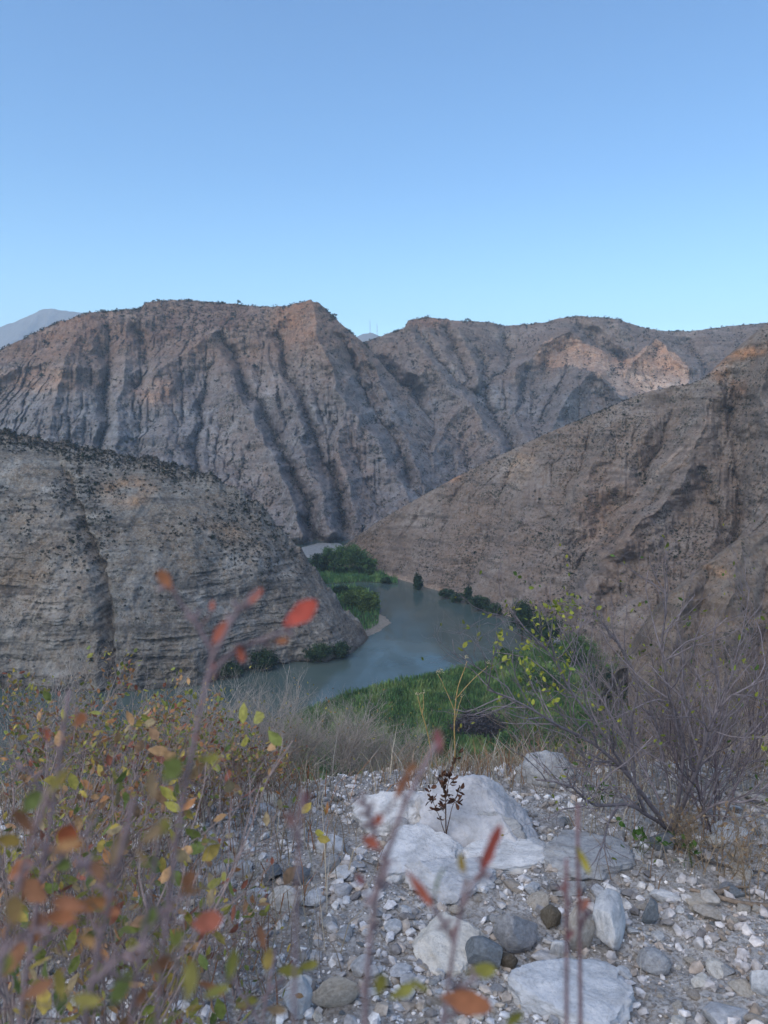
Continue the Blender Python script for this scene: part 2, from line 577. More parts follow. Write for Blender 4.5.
# --- far left mountain
A_TOP = [(-200, 440, 900), (-100, 398, 980), (0, 350, 1040), (50, 325, 1080), (90, 312, 1110), (118, 310, 1130), (141, 308, 1160), (145, 303, 1165), (165, 300, 1180), (190, 300, 1190), (215, 302, 1190), (245, 305, 1180), (270, 307, 1160), (287, 306, 1140), (300, 302, 1120), (310, 300, 1110), (320, 304, 1105), (330, 313, 1100), (345, 327, 1100), (365, 344, 1120), (400, 385, 1100), (440, 430, 1050)]
A_BOT = [(-200, 550, 690), (300, 549, 690), (345, 546, 695), (440, 540, 720)]
A_F = [
 (52, 8, 13, [(105, 333), (109, 362), (105, 391), (109, 420), (104, 450), (100, 500)]),
 (35, 8, 8, [(92, 332), (103, 357)]),
 (45, 9, 10, [(134, 328), (147, 348), (149, 368), (138, 388)]),
 (-45, 30, 34, [(78, 322), (66, 358), (54, 400), (48, 460), (40, 520)]),
 (-26, 14, 16, [(-40, 395), (10, 372), (57, 359), (99, 369)]),
 (-30, 12, 14, [(127, 334), (129, 356), (128, 380), (116, 418), (112, 450)]),
 (-60, 26, 30, [(285, 306), (250, 318), (215, 334), (190, 345), (165, 362), (150, 376)]),
 (25, 16, 16, [(265, 311), (225, 322), (185, 338), (160, 352)]),
 (-26, 24, 40, [(170, 380), (165, 420), (168, 470)]),
 (34, 6, 8, [(207, 366), (203, 384), (202, 402), (197, 446), (196, 480)]),
 (-75, 26, 44, [(222, 372), (238, 392), (250, 418), (263, 442), (281, 477), (296, 506), (304, 545)]),
 (75, 8, 13, [(222, 336), (236, 366), (246, 386), (262, 414), (275, 442), (294, 478), (308, 506), (317, 545)]),
 (-38, 14, 22, [(258, 345), (272, 375), (284, 402), (301, 440), (318, 480), (332, 530)]),
 (-16, 7, 8, [(264, 362), (270, 395), (282, 420)]),
 (62, 7, 11, [(275, 336), (288, 362), (293, 380), (306, 406), (314, 438), (327, 470), (341, 500), (347, 530)]),
 (22, 5, 6, [(278, 392), (284, 410), (300, 430)]),
 (-62, 18, 34, [(310, 300), (320, 335), (334, 378), (347, 402), (361, 420), (379, 446), (398, 478), (410, 505)]),
 (-30, 12, 22, [(346, 404), (338, 430), (345, 470), (356, 510)]),
 (22, 5, 7, [(331, 420), (330, 450), (336, 480)]),
 (55, 6, 11, [(340, 338), (349, 356), (358, 378), (368, 396), (381, 422), (394, 448), (408, 480)]),
 (-32, 10, 18, [(352, 334), (372, 364), (388, 398), (402, 434), (420, 475)]),
 (-20, 16, 16, [(300, 303), (297, 325), (300, 350)]),
]
X, Y, Z, PX, PY, cav = relief('mountain', -200, 440, .8, .62, A_TOP, A_BOT, A_F, .92, 1.7, .085, 10, (13, 1.0, 1.15), None, '', gain=.6)
T = np.ones(X.shape + (3,))
nz = np.clip(.55 + .6 * fbm(PX / 14, PY / 11, 2.2, 4), 0, 1)
T = tint_to(T, patch(PX, PY, 158, 392, 26, 14) * nz, (1.75, 1.3, 1.0))
T = tint_to(T, patch(PX, PY, 40, 380, 50, 12) * nz, (1.5, 1.15, .9))
T = tint_to(T, patch(PX, PY, 60, 335, 60, 20, .5, -20) * nz * .8, (1.15, .92, .78))
T = tint_to(T, patch(PX, PY, 300, 322, 26, 24) * nz, (1.35, 1.08, .88))
T = tint_to(T, patch(PX, PY, 262, 392, 13, 34) * nz, (1.3, 1.38, 1.45))
T = tint_to(T, patch(PX, PY, 355, 455, 18, 40) * nz, (1.25, 1.1, 1.0))
T = tint_to(T, patch(PX, PY, 245, 465, 28, 48, .5, -20) * nz * .8, (1.25, 1.1, .98))
T = tint_to(T, patch(PX, PY, 200, 322, 70, 15, .5, -14) * nz, (.72, .62, .62))
T = tint_to(T, patch(PX, PY, 80, 430, 70, 30) * nz, (1.15, 1.25, 1.3))
T = tint_to(T, patch(PX, PY, 200, 400, 25, 30) * nz * .8, (1.15, 1.22, 1.28))
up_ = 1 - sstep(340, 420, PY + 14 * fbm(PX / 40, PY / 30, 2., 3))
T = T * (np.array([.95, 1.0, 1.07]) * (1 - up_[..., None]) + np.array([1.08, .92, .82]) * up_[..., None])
T = tint_to(T, sstep(541, 546, PY), (1.9, 1.9, 1.9))
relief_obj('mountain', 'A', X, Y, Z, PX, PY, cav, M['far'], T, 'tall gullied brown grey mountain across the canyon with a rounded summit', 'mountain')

# --- far right range
B_TOP = [(325, 380, 1300), (363, 343, 1300), (388, 333, 1310), (396, 331, 1315), (404, 328, 1320), (408, 320, 1330), (425, 317, 1340), (440, 318, 1350), (458, 321, 1370), (475, 321, 1390), (490, 322, 1410), (505, 326, 1430), (520, 325, 1440), (545, 322, 1440), (560, 318, 1430), (575, 316, 1420), (600, 317, 1420), (618, 319, 1430), (640, 327, 1450), (665, 331, 1470), (690, 331, 1480), (715, 328, 1490), (740, 325, 1500), (755, 324, 1500), (800, 318, 1500), (990, 305, 1500)]
B_BOT = [(325, 505, 840), (430, 505, 850), (520, 490, 900), (640, 430, 1080), (990, 430, 1080)]
B_F = [
 (85, 9, 16, [(363, 342), (382, 365), (413, 391), (421, 409), (423, 435), (416, 459), (410, 500)]),
 (-42, 14, 20, [(388, 335), (402, 362), (416, 378)]),
 (-95, 22, 40, [(406, 327), (418, 349), (444, 373), (462, 391), (471, 407), (488, 428), (503, 448), (520, 480)]),
 (-40, 16, 24, [(464, 408), (446, 426), (438, 446), (430, 480)]),
 (80, 10, 18, [(414, 332), (434, 356), (456, 378), (480, 396), (498, 422), (512, 446), (530, 480)]),
 (-42, 12, 16, [(461, 332), (468, 347), (480, 384)]),
 (38, 7, 8, [(446, 330), (456, 350), (470, 378)]),
 (36, 7, 8, [(473, 342), (487, 372), (486, 388)]),
 (60, 10, 12, [(505, 340), (509, 355), (506, 373), (488, 390)]),
 (-70, 18, 26, [(556, 330), (540, 348), (517, 368), (494, 387)]),
 (-40, 16, 26, [(520, 380), (512, 405), (525, 440), (540, 470)]),
 (24, 6, 8, [(528, 370), (520, 400), (505, 425)]),
 (80, 12, 10, [(576, 330), (596, 343), (608, 350), (622, 361)]),
 (-48, 12, 12, [(543, 346), (567, 335), (585, 343), (606, 354)]),
 (-48, 14, 14, [(626, 366), (640, 354), (656, 339), (668, 350), (690, 368)]),
 (-95, 22, 34, [(592, 371), (572, 392), (554, 425), (545, 460)]),
 (-60, 14, 18, [(592, 371), (610, 388), (627, 402)]),
 (38, 7, 9, [(566, 368), (556, 388), (540, 420)]),
 (-34, 20, 22, [(702, 331), (722, 358), (735, 390)]),
 (28, 8, 9, [(684, 340), (703, 372)]),
 (-24, 12, 12, [(618, 320), (630, 335), (640, 345)]),
]
X, Y, Z, PX, PY, cav = relief('mountain', 325, 990, .8, .62, B_TOP, B_BOT, B_F, .92, 5.3, .09, 10, (13, 1.3, 1.3), None, '', gain=.72)
T = np.ones(X.shape + (3,))
nz = np.clip(.62 + .5 * fbm(PX / 10, PY / 14, 4.2, 4), 0, 1)
pale_poly = [(540, 346), (567, 334), (585, 343), (608, 354), (623, 362), (638, 354), (656, 338), (668, 349), (692, 369), (686, 388), (659, 388), (632, 400), (622, 396), (599, 375), (579, 366), (549, 366), (530, 372)]
jx, jy = PX + 3 * fbm(PX / 9, PY / 9, 1.1, 3), PY + 3 * fbm(PX / 9, PY / 9, 6.1, 3)
pm = inside(pale_poly, jx.ravel(), jy.ravel()).reshape(PX.shape).astype(float)
T = tint_to(T, pm * (.5 + .5 * nz) * (.72 + .28 * sstep(570, 650, PX)), (2.5, 2.0, 1.58))
T = tint_to(T, patch(PX, PY, 430, 322, 34, 6) * nz, (1.35, 1.02, .85))
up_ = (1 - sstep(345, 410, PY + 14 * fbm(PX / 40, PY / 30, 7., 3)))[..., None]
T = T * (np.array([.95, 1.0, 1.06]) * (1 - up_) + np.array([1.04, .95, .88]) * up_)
T = tint_to(T, patch(PX, PY, 470, 430, 30, 25, .5, 40) * nz * .7, (1.25, 1.1, .98))
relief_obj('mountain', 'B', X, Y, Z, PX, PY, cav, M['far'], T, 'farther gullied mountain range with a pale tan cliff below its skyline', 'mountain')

# --- right slope above the river
C_TOP = [(312, 572, 600), (326, 561, 605), (335, 553, 605), (350, 541, 595), (380, 520, 580), (420, 497, 558), (460, 475, 545), (500, 455, 535), (550, 432, 525), (590, 415, 512), (625, 400, 502), (650, 391, 497), (676, 386, 493), (690, 384, 490), (704, 378, 486), (715, 372, 482), (728, 359, 480), (740, 347, 477), (755, 335, 474), (768, 324, 472), (800, 302, 466), (860, 275, 455), (990, 240, 440)]
_sh = [(312, 573), (345, 572), (380, 577), (410, 585), (440, 594), (480, 607), (510, 620), (545, 640), (585, 668), (640, 700), (990, 780)]
C_BOT = [(a, b, on_level(a, b, WATER - 1.2)[1]) for a, b in _sh]
C_F = [
 (-30, 26, 34, [(708, 385), (704, 420), (692, 458), (679, 482), (653, 512), (626, 541), (598, 566), (575, 605)]),
 (-9, 7, 9, [(697, 432), (653, 476), (614, 524), (573, 564)]),
 (7, 4, 6, [(700, 448), (665, 485), (632, 520), (600, 548)]),
 (32, 22, 30, [(672, 405), (662, 450), (640, 490), (605, 525), (575, 570), (560, 610)]),
 (-12, 14, 20, [(620, 405), (600, 450), (575, 500), (555, 550)]),
 (30, 18, 24, [(735, 370), (730, 420), (738, 480), (742, 530), (710, 600)]),
 (-24, 18, 26, [(768, 330), (760, 390), (775, 450), (790, 520)]),
 (9, 12, 16, [(592, 425), (578, 470), (552, 520), (535, 570)]),
 (-8, 14, 18, [(552, 436), (535, 480), (510, 530), (495, 580)]),
 (8, 9, 14, [(518, 452), (503, 490), (485, 540), (470, 585)]),
 (7, 8, 12, [(462, 480), (448, 515), (436, 560)]),
 (6, 8, 10, [(420, 503), (408, 540), (400, 570)]),
 (-10, 9, 9, [(715, 376), (722, 400), (730, 440), (735, 470)]),
 (12, 6, 10, [(700, 470), (712, 500), (726, 530)]),
]
X, Y, Z, PX, PY, cav = relief('hill', 312, 990, .8, .62, C_TOP, C_BOT, C_F, .95, 2.2, .022, 10, (4.5, .3, .34), None, '', back_d=200, back_z=140, gain=.6)
T = np.ones(X.shape + (3,))
nz = np.clip(.55 + .6 * fbm(PX / 9, PY / 7, 3.2, 4), 0, 1)
T = tint_to(T, patch(PX, PY, 450, 476, 13, 6) * nz, (1.8, 1.2, .8))
T = tint_to(T, patch(PX, PY, 750, 352, 34, 6, .5, -14) * nz, (1.9, 1.25, .8))
T = tint_to(T, patch(PX, PY, 722, 372, 12, 8, .5, -40) * nz, (1.6, 1.15, .8))
T = tint_to(T, patch(PX, PY, 738, 388, 9, 9) * nz * .7, (1.7, 1.2, .85))
T = tint_to(T, patch(PX, PY, 605, 510, 30, 45) * nz * .6, (1.25, .98, .78))
T = tint_to(T, patch(PX, PY, 520, 468, 12, 20, .5, 30) * nz, (1.5, 1.35, 1.15))
T = tint_to(T, patch(PX, PY, 640, 440, 40, 26) * nz * .6, (1.15, 1.12, 1.1))
foot = 1 - sstep(1.4, 3.4, Z - WATER + 1.4 * fbm(X / 7, Y / 7, 2., 3))
T = tint_to(T, foot * nz, (1.7, 1.6, 1.5))
for x0, y0, x1, y1, wd in ((712, 410, 655, 510, 3), (655, 510, 590, 566, 3), (697, 432, 653, 476, 2.4), (653, 476, 573, 564, 2.4), (690, 480, 640, 530, 2), (716, 400, 700, 450, 3)):
    L = math.hypot(x1 - x0, y1 - y0)
    T = tint_to(T, patch(PX, PY, (x0 + x1) / 2, (y0 + y1) / 2, L / 2, wd, .7, math.degrees(math.atan2(y1 - y0, x1 - x0))) * nz * .8, (1.6, 1.5, 1.4))
relief_obj('hill', 'C', X, Y, Z, PX, PY, cav, M['right'], T, 'dry brown grey hillside falling from the upper right down to the river', 'hill')

# --- nearer shoulder at the lower right
E_TOP = [(628, 668, 232), (640, 648, 233), (655, 618, 236), (668, 600, 239), (681, 588, 241), (694, 577, 244), (706, 566, 246), (718, 559, 249), (732, 546, 251), (742, 539, 253), (768, 530, 256), (800, 510, 262), (860, 475, 272), (990, 420, 290)]
E_BOT = [(628, 800, 195), (700, 830, 178), (990, 850, 170)]
E_F = [(-10, 20, 26, [(742, 542), (730, 590), (725, 650), (720, 720)]), (9, 12, 16, [(712, 570), (700, 620), (690, 680)]), (10, 14, 16, [(775, 540), (765, 600), (760, 680)]), (-6, 10, 12, [(690, 585), (678, 620), (668, 670)])]
X, Y, Z, PX, PY, cav = relief('hill', 628, 990, .9, .8, E_TOP, E_BOT, E_F, .9, 8.4, .01, 6, (2.2, .15, .17), None, '', back_d=60, back_z=60, keep_foot=0, gain=.5)
T = np.ones(X.shape + (3,))
nz = np.clip(.5 + .6 * fbm(PX / 14, PY / 9, 3.9, 4), 0, 1)
T = tint_to(T, patch(PX, PY, 718, 572, 14, 5, .5, 15) * nz, (1.6, 1.25, .95))
T = T * (1.0, .98, .92)
relief_obj('hill', 'E', X, Y, Z, PX, PY, cav, M['right'], T, 'nearer dry shoulder of the right hillside behind the bare shrub', 'hill')

# --- left cliff: a swept face from the crest down to the water
cr = [(-190, 425, 400), (-80, 424, 400), (0, 430, 400), (50, 440, 400), (100, 449, 400), (150, 457, 400), (180, 466, 400), (210, 475, 396), (240, 490, 391), (262, 506, 386), (283, 530, 383), (300, 549, 380), (320, 576, 377), (342, 604, 373), (360, 625, 370), (372, 645, 368)]
ba = [(-190, 690), (0, 690), (60, 693), (130, 690), (200, 685), (250, 672), (290, 664), (330, 661), (352, 655), (366, 646), (373, 643)]
pxs = np.arange(-190, 372.5, .75)
crest = np.array([at(p, np.interp(p, [c[0] for c in cr], [c[1] for c in cr]), np.interp(p, [c[0] for c in cr], [c[2] for c in cr])) for p in pxs])
base = np.array([on_level(p, np.interp(p, [c[0] for c in ba], [c[1] for c in ba]), WATER - 1.5) for p in pxs])
tt = np.concatenate([np.linspace(-.5, 0, 60, endpoint=False), np.linspace(0, 1, 380)])
N, K = len(tt), len(pxs)
tf = np.clip(tt, 0, 1)[:, None]
hfrac = 1 - (1 - tf) ** 1.65
Xc = crest[None, :, 0] * (1 - hfrac) + base[None, :, 0] * hfrac
Yc = crest[None, :, 1] * (1 - hfrac) + base[None, :, 1] * hfrac
Zc = crest[None, :, 2] * (1 - tf) + base[None, :, 2] * tf
back = np.clip(-tt, 0, 1)[:, None]
Yc = Yc + back * 200
Zc = Zc - np.where(back > 0, back * 60 + back ** 2 * 520, 0)
Zc = np.maximum(Zc, -106)
face = sstep(.02, .25, tf) * (1 - .35 * sstep(.93, 1, tf))
Zc = Zc + (2.2 * fbm(pxs / 13, pxs * 0, 3.3, 4, .6))[None] * (1 - sstep(0, .12, tf))
hgt = (crest[None, :, 2] - base[None, :, 2])
toe = sstep(1, 26, hgt)                                   # shrinks the relief where the spur runs out
# benches and ledges: push parts of the face out and in, in bands that follow the beds
bed = Zc + .02 * Xc + 1.5 * fbm(Xc / 40, Yc / 40, 1., 2)
led = fbm(Xc / 26, bed / 2.2, 5.5, 4, .65) * .9 * (.4 + .9 * sstep(-.3, .5, fbm(Xc / 25, Zc / 18, 3.1, 3))) + ridged(Xc / 9, bed / 7, 7.5, 3) * .8 + .8 * fbm(Xc / 4, Zc / 4, 1.5, 3)
ribs = ridged(Xc / 42 + .25 * fbm(Xc / 30, Zc / 30, 3, 2), Zc / 130, 2.2, 4, .55) * 3.0
big = fbm(Xc / 60, Zc / 40, 8.8, 3) * 6
# the diagonal gully down the face
PXc, PYc = pix_of(Xc, Yc, Zc)
gx = np.interp(PYc, [430, 470, 520, 560, 600, 690], [40, 62, 82, 100, 108, 118])
gul = np.clip(1 - np.abs(PXc - gx + 4 * fbm(PXc / 14, PYc / 14, 2., 3)) / 12, 0, 1) ** 1.3 * 11
push = (led * (.35 + .65 * sstep(.1, .5, tf)) + ribs + big - gul) * face * toe
Yc = Yc - push
Zc = Zc + (1.0 * fbm(Xc / 9, Yc / 9, 4.4, 3)) * (1 - sstep(.3, .7, tf)) * toe + .35 * fbm(Xc / 2.5, Yc / 2.5, Zc / 2.5, 2) * toe
PXc, PYc = pix_of(Xc, Yc, Zc)
T = np.ones(Xc.shape + (3,))
nz = np.clip(.6 + .7 * fbm(Xc / 11, Zc / 8, 9., 3), 0, 1)
T = tint_to(T, patch(PXc, PYc, 128, 492, 26, 14) * nz, (1.5, 1.05, .72))
T = tint_to(T, patch(PXc, PYc, 20, 560, 70, 55) * nz * .7, (1.2, 1.02, .86))
T = tint_to(T, patch(PXc, PYc, 230, 535, 40, 10, .5, 25) * nz * .7, (1.3, 1.05, .85))
T = tint_to(T, patch(PXc, PYc, 25, 478, 45, 18) * nz * .8, (1.5, 1.5, 1.5))
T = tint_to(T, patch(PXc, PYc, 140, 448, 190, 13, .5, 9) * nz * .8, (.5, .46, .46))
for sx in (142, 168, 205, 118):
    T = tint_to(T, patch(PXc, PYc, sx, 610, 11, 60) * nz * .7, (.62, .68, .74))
T = tint_to(T, (1 - sstep(.4, 1.6, Zc - WATER)) * .8, (.45, .46, .45))
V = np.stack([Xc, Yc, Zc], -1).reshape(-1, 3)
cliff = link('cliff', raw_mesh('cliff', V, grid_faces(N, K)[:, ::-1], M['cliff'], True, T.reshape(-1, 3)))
tag(cliff, 'grey layered cliff rising from the river on the left bank', 'cliff', kind='structure')
FIELDS['D'] = (Xc, Yc, Zc, PXc, PYc)
CAV['D'] = np.zeros_like(Xc)

# --- distant peaks
def peak(name, lst, d, label):
    P = ridge_pts([(a, b, d) for a, b in lst])
    x0, x1 = P[0, 0], P[-1, 0]
    xs = np.linspace(x0, x1, 260)
    ds = np.linspace(-1500, 1500, 150)
    Xg, Dg = np.meshgrid(xs, ds)
    zr = np.interp(Xg, P[:, 0], P[:, 2])
    Hh = zr - np.abs(Dg + 60 * fbm(Xg / 300, Dg / 300, 2, 3)) * .6 - sstep(0, 300, np.abs(Dg)) * 60 * ridged(Xg / 260, Dg / 900, 4, 3) + 12 * fbm(Xg / 90, Dg / 90, 3, 3) * sstep(0, 120, np.abs(Dg))
    o = field_obj(name, Xg, Dg + d, Hh, M['peak'])
    return tag(o, label, 'mountain', kind='structure')
peak('mountain', [(-300, 420), (-150, 380), (-60, 345), (0, 328), (20, 319), (38, 309), (50, 308), (62, 310), (85, 313), (120, 330), (200, 365), (300, 420)], 7000, 'hazy blue grey distant peak at the far left of the skyline')
peak('mountain', [(250, 400), (320, 360), (352, 338), (362, 334), (370, 332), (378, 335), (390, 342), (430, 370), (500, 400)], 6000, 'tiny hazy distant summit carrying masts in the saddle')

# --- foreground hillside with the near bank
def shore_near(px):
    pts = [(-400, 960), (60, 930), (170, 800), (290, 722), (310, 710), (325, 703), (370, 690), (430, 677), (490, 665), (525, 654), (545, 632), (600, 600), (900, 590)]
    return np.interp(px, [p[0] for p in pts], [on_level(p[0], p[1], WATER)[1] for p in pts])

def g_base(X, Y):
    X, Y = np.asarray(X, float), np.asarray(Y, float)
    lip = 3.3 + .2 * np.sin(X * .8 + .5) + .012 * np.minimum(X * X, 6.0)
    d = np.hypot(X * .55, np.maximum(Y, 0))
    e = np.maximum(d - lip, 0)
    z = -.07 * np.minimum(Y, 60) - .6 * (e - .9 * (1 - np.exp(-e / .9)))
    z = np.where(Y < 0, -.22 * Y, z)
    z = z + .02 * X
    z = z + np.where(d > 15, 1.2 * sstep(15, 40, d) * fbm(X / 14, Y / 14, 6.6, 3), 0.0)
    bank = -99.0 + .25 * fbm(X / 12, Y / 12, 3.3, 2)
    z = np.maximum(z, bank)
    px = 384 + F * X / (np.maximum(Y, 1) * CP + (CAM_H - WATER) * SP)
    s = Y - shore_near(px)
    return np.where((Y > 150), np.minimum(z, bank - sstep(-5, 4, s) * 4.5), z)

def ground_z(X, Y):
    z = g_base(X, Y)
    n = .035 * fbm(np.asarray(X) / .55, np.asarray(Y) / .55, 2.2, 3) + .016 * fbm(np.asarray(X) / .13, np.asarray(Y) / .13, 5.2, 3)
    return z + n

def ground_at(px, py):
    a, b = ray(px, py)
    ds = np.linspace(.8, 9, 1600)
    z = CAM_H + b * ds - ground_z(a * ds, ds)
    i = np.argmax(z < 0)
    if z[i] >= 0: i = len(ds) - 1
    return np.array([a * ds[i], ds[i], float(ground_z(a * ds[i], ds[i]))])

M_ground, t_, b_ = new_mat('stony_soil')
g = G(t_)
co = g.coords()
n1 = g.noise(co, 1.3, 6, .65)
n2 = g.noise(co, 14, 6, .7)
n3 = g.noise(co, 70, 4, .7)
c = g.ramp(n1, [(.3, (.185, .17, .158)), (.5, (.285, .276, .27)), (.72, (.42, .425, .43))])
c = g.mix(g.ramp(n2, [(.4, 0.0), (.7, .7)]), c, (.50, .49, .48))
v = g.n('ShaderNodeTexVoronoi')
v.inputs['Scale'].default_value = 42
g.l(co, v.inputs['Vector'])
c = g.mix(g.ramp(n3, [(.45, .0), (.6, .75)]), c, (.14, .12, .10))
g.l(c, b_.inputs['Base Color'])
g.bump(g.math('ADD', g.math('MULTIPLY', n3, .6), g.math('SUBTRACT', n2, v.outputs['Distance'])), .45, .015, b_)

azf = np.concatenate([np.linspace(-180, -62, 60, endpoint=False), np.linspace(-62, -36, 90, endpoint=False), np.linspace(-36, 36, 620, endpoint=False), np.linspace(36, 62, 90, endpoint=False), np.linspace(62, 180, 60, endpoint=False)])
rr = .25 * 1.0118 ** np.arange(0, 632)
rr = rr[rr < 420]
AZ, RR = np.meshgrid(np.radians(azf), rr)
X, Y = np.sin(AZ) * RR, np.cos(AZ) * RR
H = ground_z(X, Y)
H = np.where((Y < -40), .22 * 40 + (-Y - 40) * .15, H)
V = np.stack([X, Y, H], -1).reshape(-1, 3)
Vc = np.vstack([V, [[0, 0, float(ground_z(0., 0.))]]])
Q = grid_faces(len(rr), len(azf), True)[:, ::-1]
k0 = len(V)
nA = len(azf)
tri = np.array([[k0, (i + 1) % nA, i] for i in range(nA)])
ground = link('ground', raw_mesh('ground', Vc, [tri, Q], M_ground, True))
tag(ground, 'stony pale hillside ground under the camera falling towards the river', 'ground', kind='structure')

# low land sheet reaching the horizon
me = raw_mesh('terrain', np.array([[-5000, -500, -115.], [5000, -500, -115.], [5000, 9000, -115.], [-5000, 9000, -115.]]), np.array([[0, 1, 2, 3]]), M['peak'], False)
tag(link('terrain', me), 'low dry land beyond the mountains', 'terrain', kind='structure')

# --- river
M_w, t_, b_ = new_mat('river_water')
g = G(t_)
co = g.coords()
n1 = g.noise(g.coords((1, 1.6, 1)), .02, 4, .6, .5)
g.l(g.ramp(n1, [(.35, (.045, .072, .068)), (.65, (.072, .10, .092))]), b_.inputs['Base Color'])
g.l(g.ramp(g.noise(g.coords((1.0, .22, 1)), .06, 5, .65, .6), [(.38, .05), (.62, .24)]), b_.inputs['Roughness'])
b_.inputs['IOR'].default_value = 1.33
b_.inputs['Specular IOR Level'].default_value = .5
rip = g.noise(g.coords((1.0, .5, 1)), .9, 4, .6)
rip2 = g.noise(g.coords((1.0, 1.0, 1)), .05, 3, .5)
g.bump(g.math('MULTIPLY', rip, g.ramp(rip2, [(.4, .25), (.62, 1.0)])), .14, .25, b_)
me = raw_mesh('river', np.array([[-700, 120, WATER], [500, 120, WATER], [500, 1100, WATER], [-700, 1100, WATER]]), np.array([[0, 1, 2, 3]]), M_w, False)
tag(link('river', me), 'calm grey green river winding through the canyon', 'river', kind='structure')

# --- low banks on the far side
def mound(name, poly, h, mat, label, kind='structure', tint=(1, 1, 1)):
    P = np.array([on_level(a, b, WATER)[:2] for a, b in poly])
    # resample
    out_ = []
    for i in range(len(P)):
        a, b = P[i], P[(i + 1) % len(P)]
        for s in np.linspace(0, 1, 10, endpoint=False): out_.append(a + (b - a) * s)
    P = np.array(out_)
    P = P + 1.2 * np.stack([perlin(P[:, 0] / 5, P[:, 1] / 5, 1.), perlin(P[:, 0] / 5, P[:, 1] / 5, 9.)], 1)
    c = P.mean(0)
    V, n = [], len(P)
    for s, z in ((1.04, -.8), (1.0, .05), (.93, .5), (.75, .85), (.4, 1.0)):
        Z = WATER + (z * h if z > 0 else z)
        Q_ = c + (P - c) * s
        V.append(np.column_stack([Q_, Z + .15 * h * perlin(Q_[:, 0] / 4, Q_[:, 1] / 4, 4.) * (z > .3)]))
    V = np.vstack(V + [[[*c, WATER + h]]])
    q = grid_faces(5, n, True)
    t3 = np.array([[4 * n + i, 4 * n + (i + 1) % n, 5 * n] for i in range(n)])
    o = link(name, raw_mesh(name, V, [t3, q], mat, True))
    return tag(o, label, 'river bank', kind=kind)
M_sand, t_, b_ = new_mat('river_sand')
g = G(t_)
g.l(g.ramp(g.noise(g.coords(), .8, 5, .6), [(.35, (.17, .15, .125)), (.65, (.26, .235, .20))]), b_.inputs['Base Color'])
M_mud, t_, b_ = new_mat('bank_earth')
g = G(t_)
g.l(g.ramp(g.noise(g.coords(), .5, 5, .6), [(.35, (.03, .045, .022)), (.65, (.06, .08, .04))]), b_.inputs['Base Color'])
M_grav, t_, b_ = new_mat('bank_gravel')
g = G(t_)
g.l(g.ramp(g.noise(g.coords(), .4, 5, .6), [(.35, (.15, .155, .155)), (.65, (.23, .235, .235))]), b_.inputs['Base Color'])
BANK1 = [(296, 585), (305, 572), (316, 565), (345, 566), (372, 571), (396, 580), (398, 584), (360, 582), (330, 584)]
BANK2 = [(328, 590), (352, 586), (372, 595), (380, 608), (378, 625), (366, 632), (350, 625)]
SAND = [(364, 614), (377, 613), (386, 617), (391, 623), (384, 628), (374, 634), (362, 638), (355, 628)]
mound('riverbank', BANK1, .7, M_mud, 'low green reed bank at the far bend of the river')
mound('riverbank', BANK2, .8, M_mud, 'narrow shrubby bank under the end of the left cliff')
BANK3 = [(296, 549), (318, 543), (338, 543), (350, 548), (356, 556), (345, 561), (318, 560), (300, 556)]
mound('riverbank', BANK3, .6, M_grav, 'pale gravel strip beyond the far trees where the canyon narrows')
mound('sandbar', SAND, .5, M_sand, 'small pale sandbar at the tip of the left cliff')

# ------------------------------------------------------------------ riverside vegetation
def blades(name, P, hmin, hmax, wid, cols, label, lean=.25):
    n = len(P)
    h = rng.uniform(hmin, hmax, n)[:, None] * (1 + .8 * np.clip(fbm(P[:, 0] / 7, P[:, 1] / 7, 3., 3), -.4, 1))[:, None]
    th = rng.uniform(0, np.pi, n)
    s = np.stack([np.cos(th), np.sin(th), np.zeros(n)], 1) * wid * rng.uniform(.6, 1.3, n)[:, None]
    tip = P + np.stack([rng.normal(0, lean, n), rng.normal(0, lean, n), np.ones(n)], 1) * h
    V = np.stack([P - s, P + s, tip + s * .25, tip - s * .25], 1).reshape(-1, 3)
    Q = np.arange(4 * n).reshape(-1, 4)
    c0 = np.array(cols)[rng.integers(0, len(cols), n)] * rng.uniform(.75, 1.25, n)[:, None]
    tone = fbm(P[:, 0] / 9, P[:, 1] / 14, 7., 4)[:, None]
    c0 = c0 * (1.75 + .9 * tone) + np.clip(tone - .08, 0, 1) * np.array([.17, .12, .04])
    o = link(name, raw_mesh(name, V, Q, M['farleaf'], False, np.repeat(c0, 4, 0)))
    return tag(o, label, 'reeds', kind='stuff')

# near bank reeds
n = 200000
px = rng.uniform(285, 800, n)
dd = rng.uniform(175, 350, n)
xx = (px - 384) / F * (dd * CP + 101 * SP)
ok = (dd < shore_near(px) - 1)
px, dd, xx = px[ok], dd[ok], xx[ok]
dens = fbm(xx / 16, dd / 16, 4., 3)
ok = dens > -.75
xx, dd = xx[ok], dd[ok]
zz = g_base(xx, dd) - .1
ok = zz < -96
P = np.column_stack([xx, dd, zz])[ok]
tone = fbm(P[:, 0] / 11, P[:, 1] / 11, 7., 3)
pal = np.array([(.03, .075, .028), (.045, .10, .03), (.06, .12, .035), (.075, .11, .04)])
blades('reeds', P, 1.3, 2.9, .28, pal, 'dense green reed bed on the near river bank')
# far bank reeds
Pp = []
for poly, cnt in ((BANK1, 5000), (BANK2, 1500)):
    W_ = np.array([on_level(a, b, WATER)[:2] for a, b in poly])
    q = rng.uniform(W_.min(0), W_.max(0), (cnt * 3, 2))
    q = q[inside(W_, q[:, 0], q[:, 1])][:cnt]
    Pp.append(np.column_stack([q, np.full(len(q), WATER + .35)]))
blades('reeds', np.vstack(Pp), 1.5, 3.2, .35, np.array([(.04, .10, .035), (.055, .12, .04)]), 'dark green reed strip along the far bend of the river')

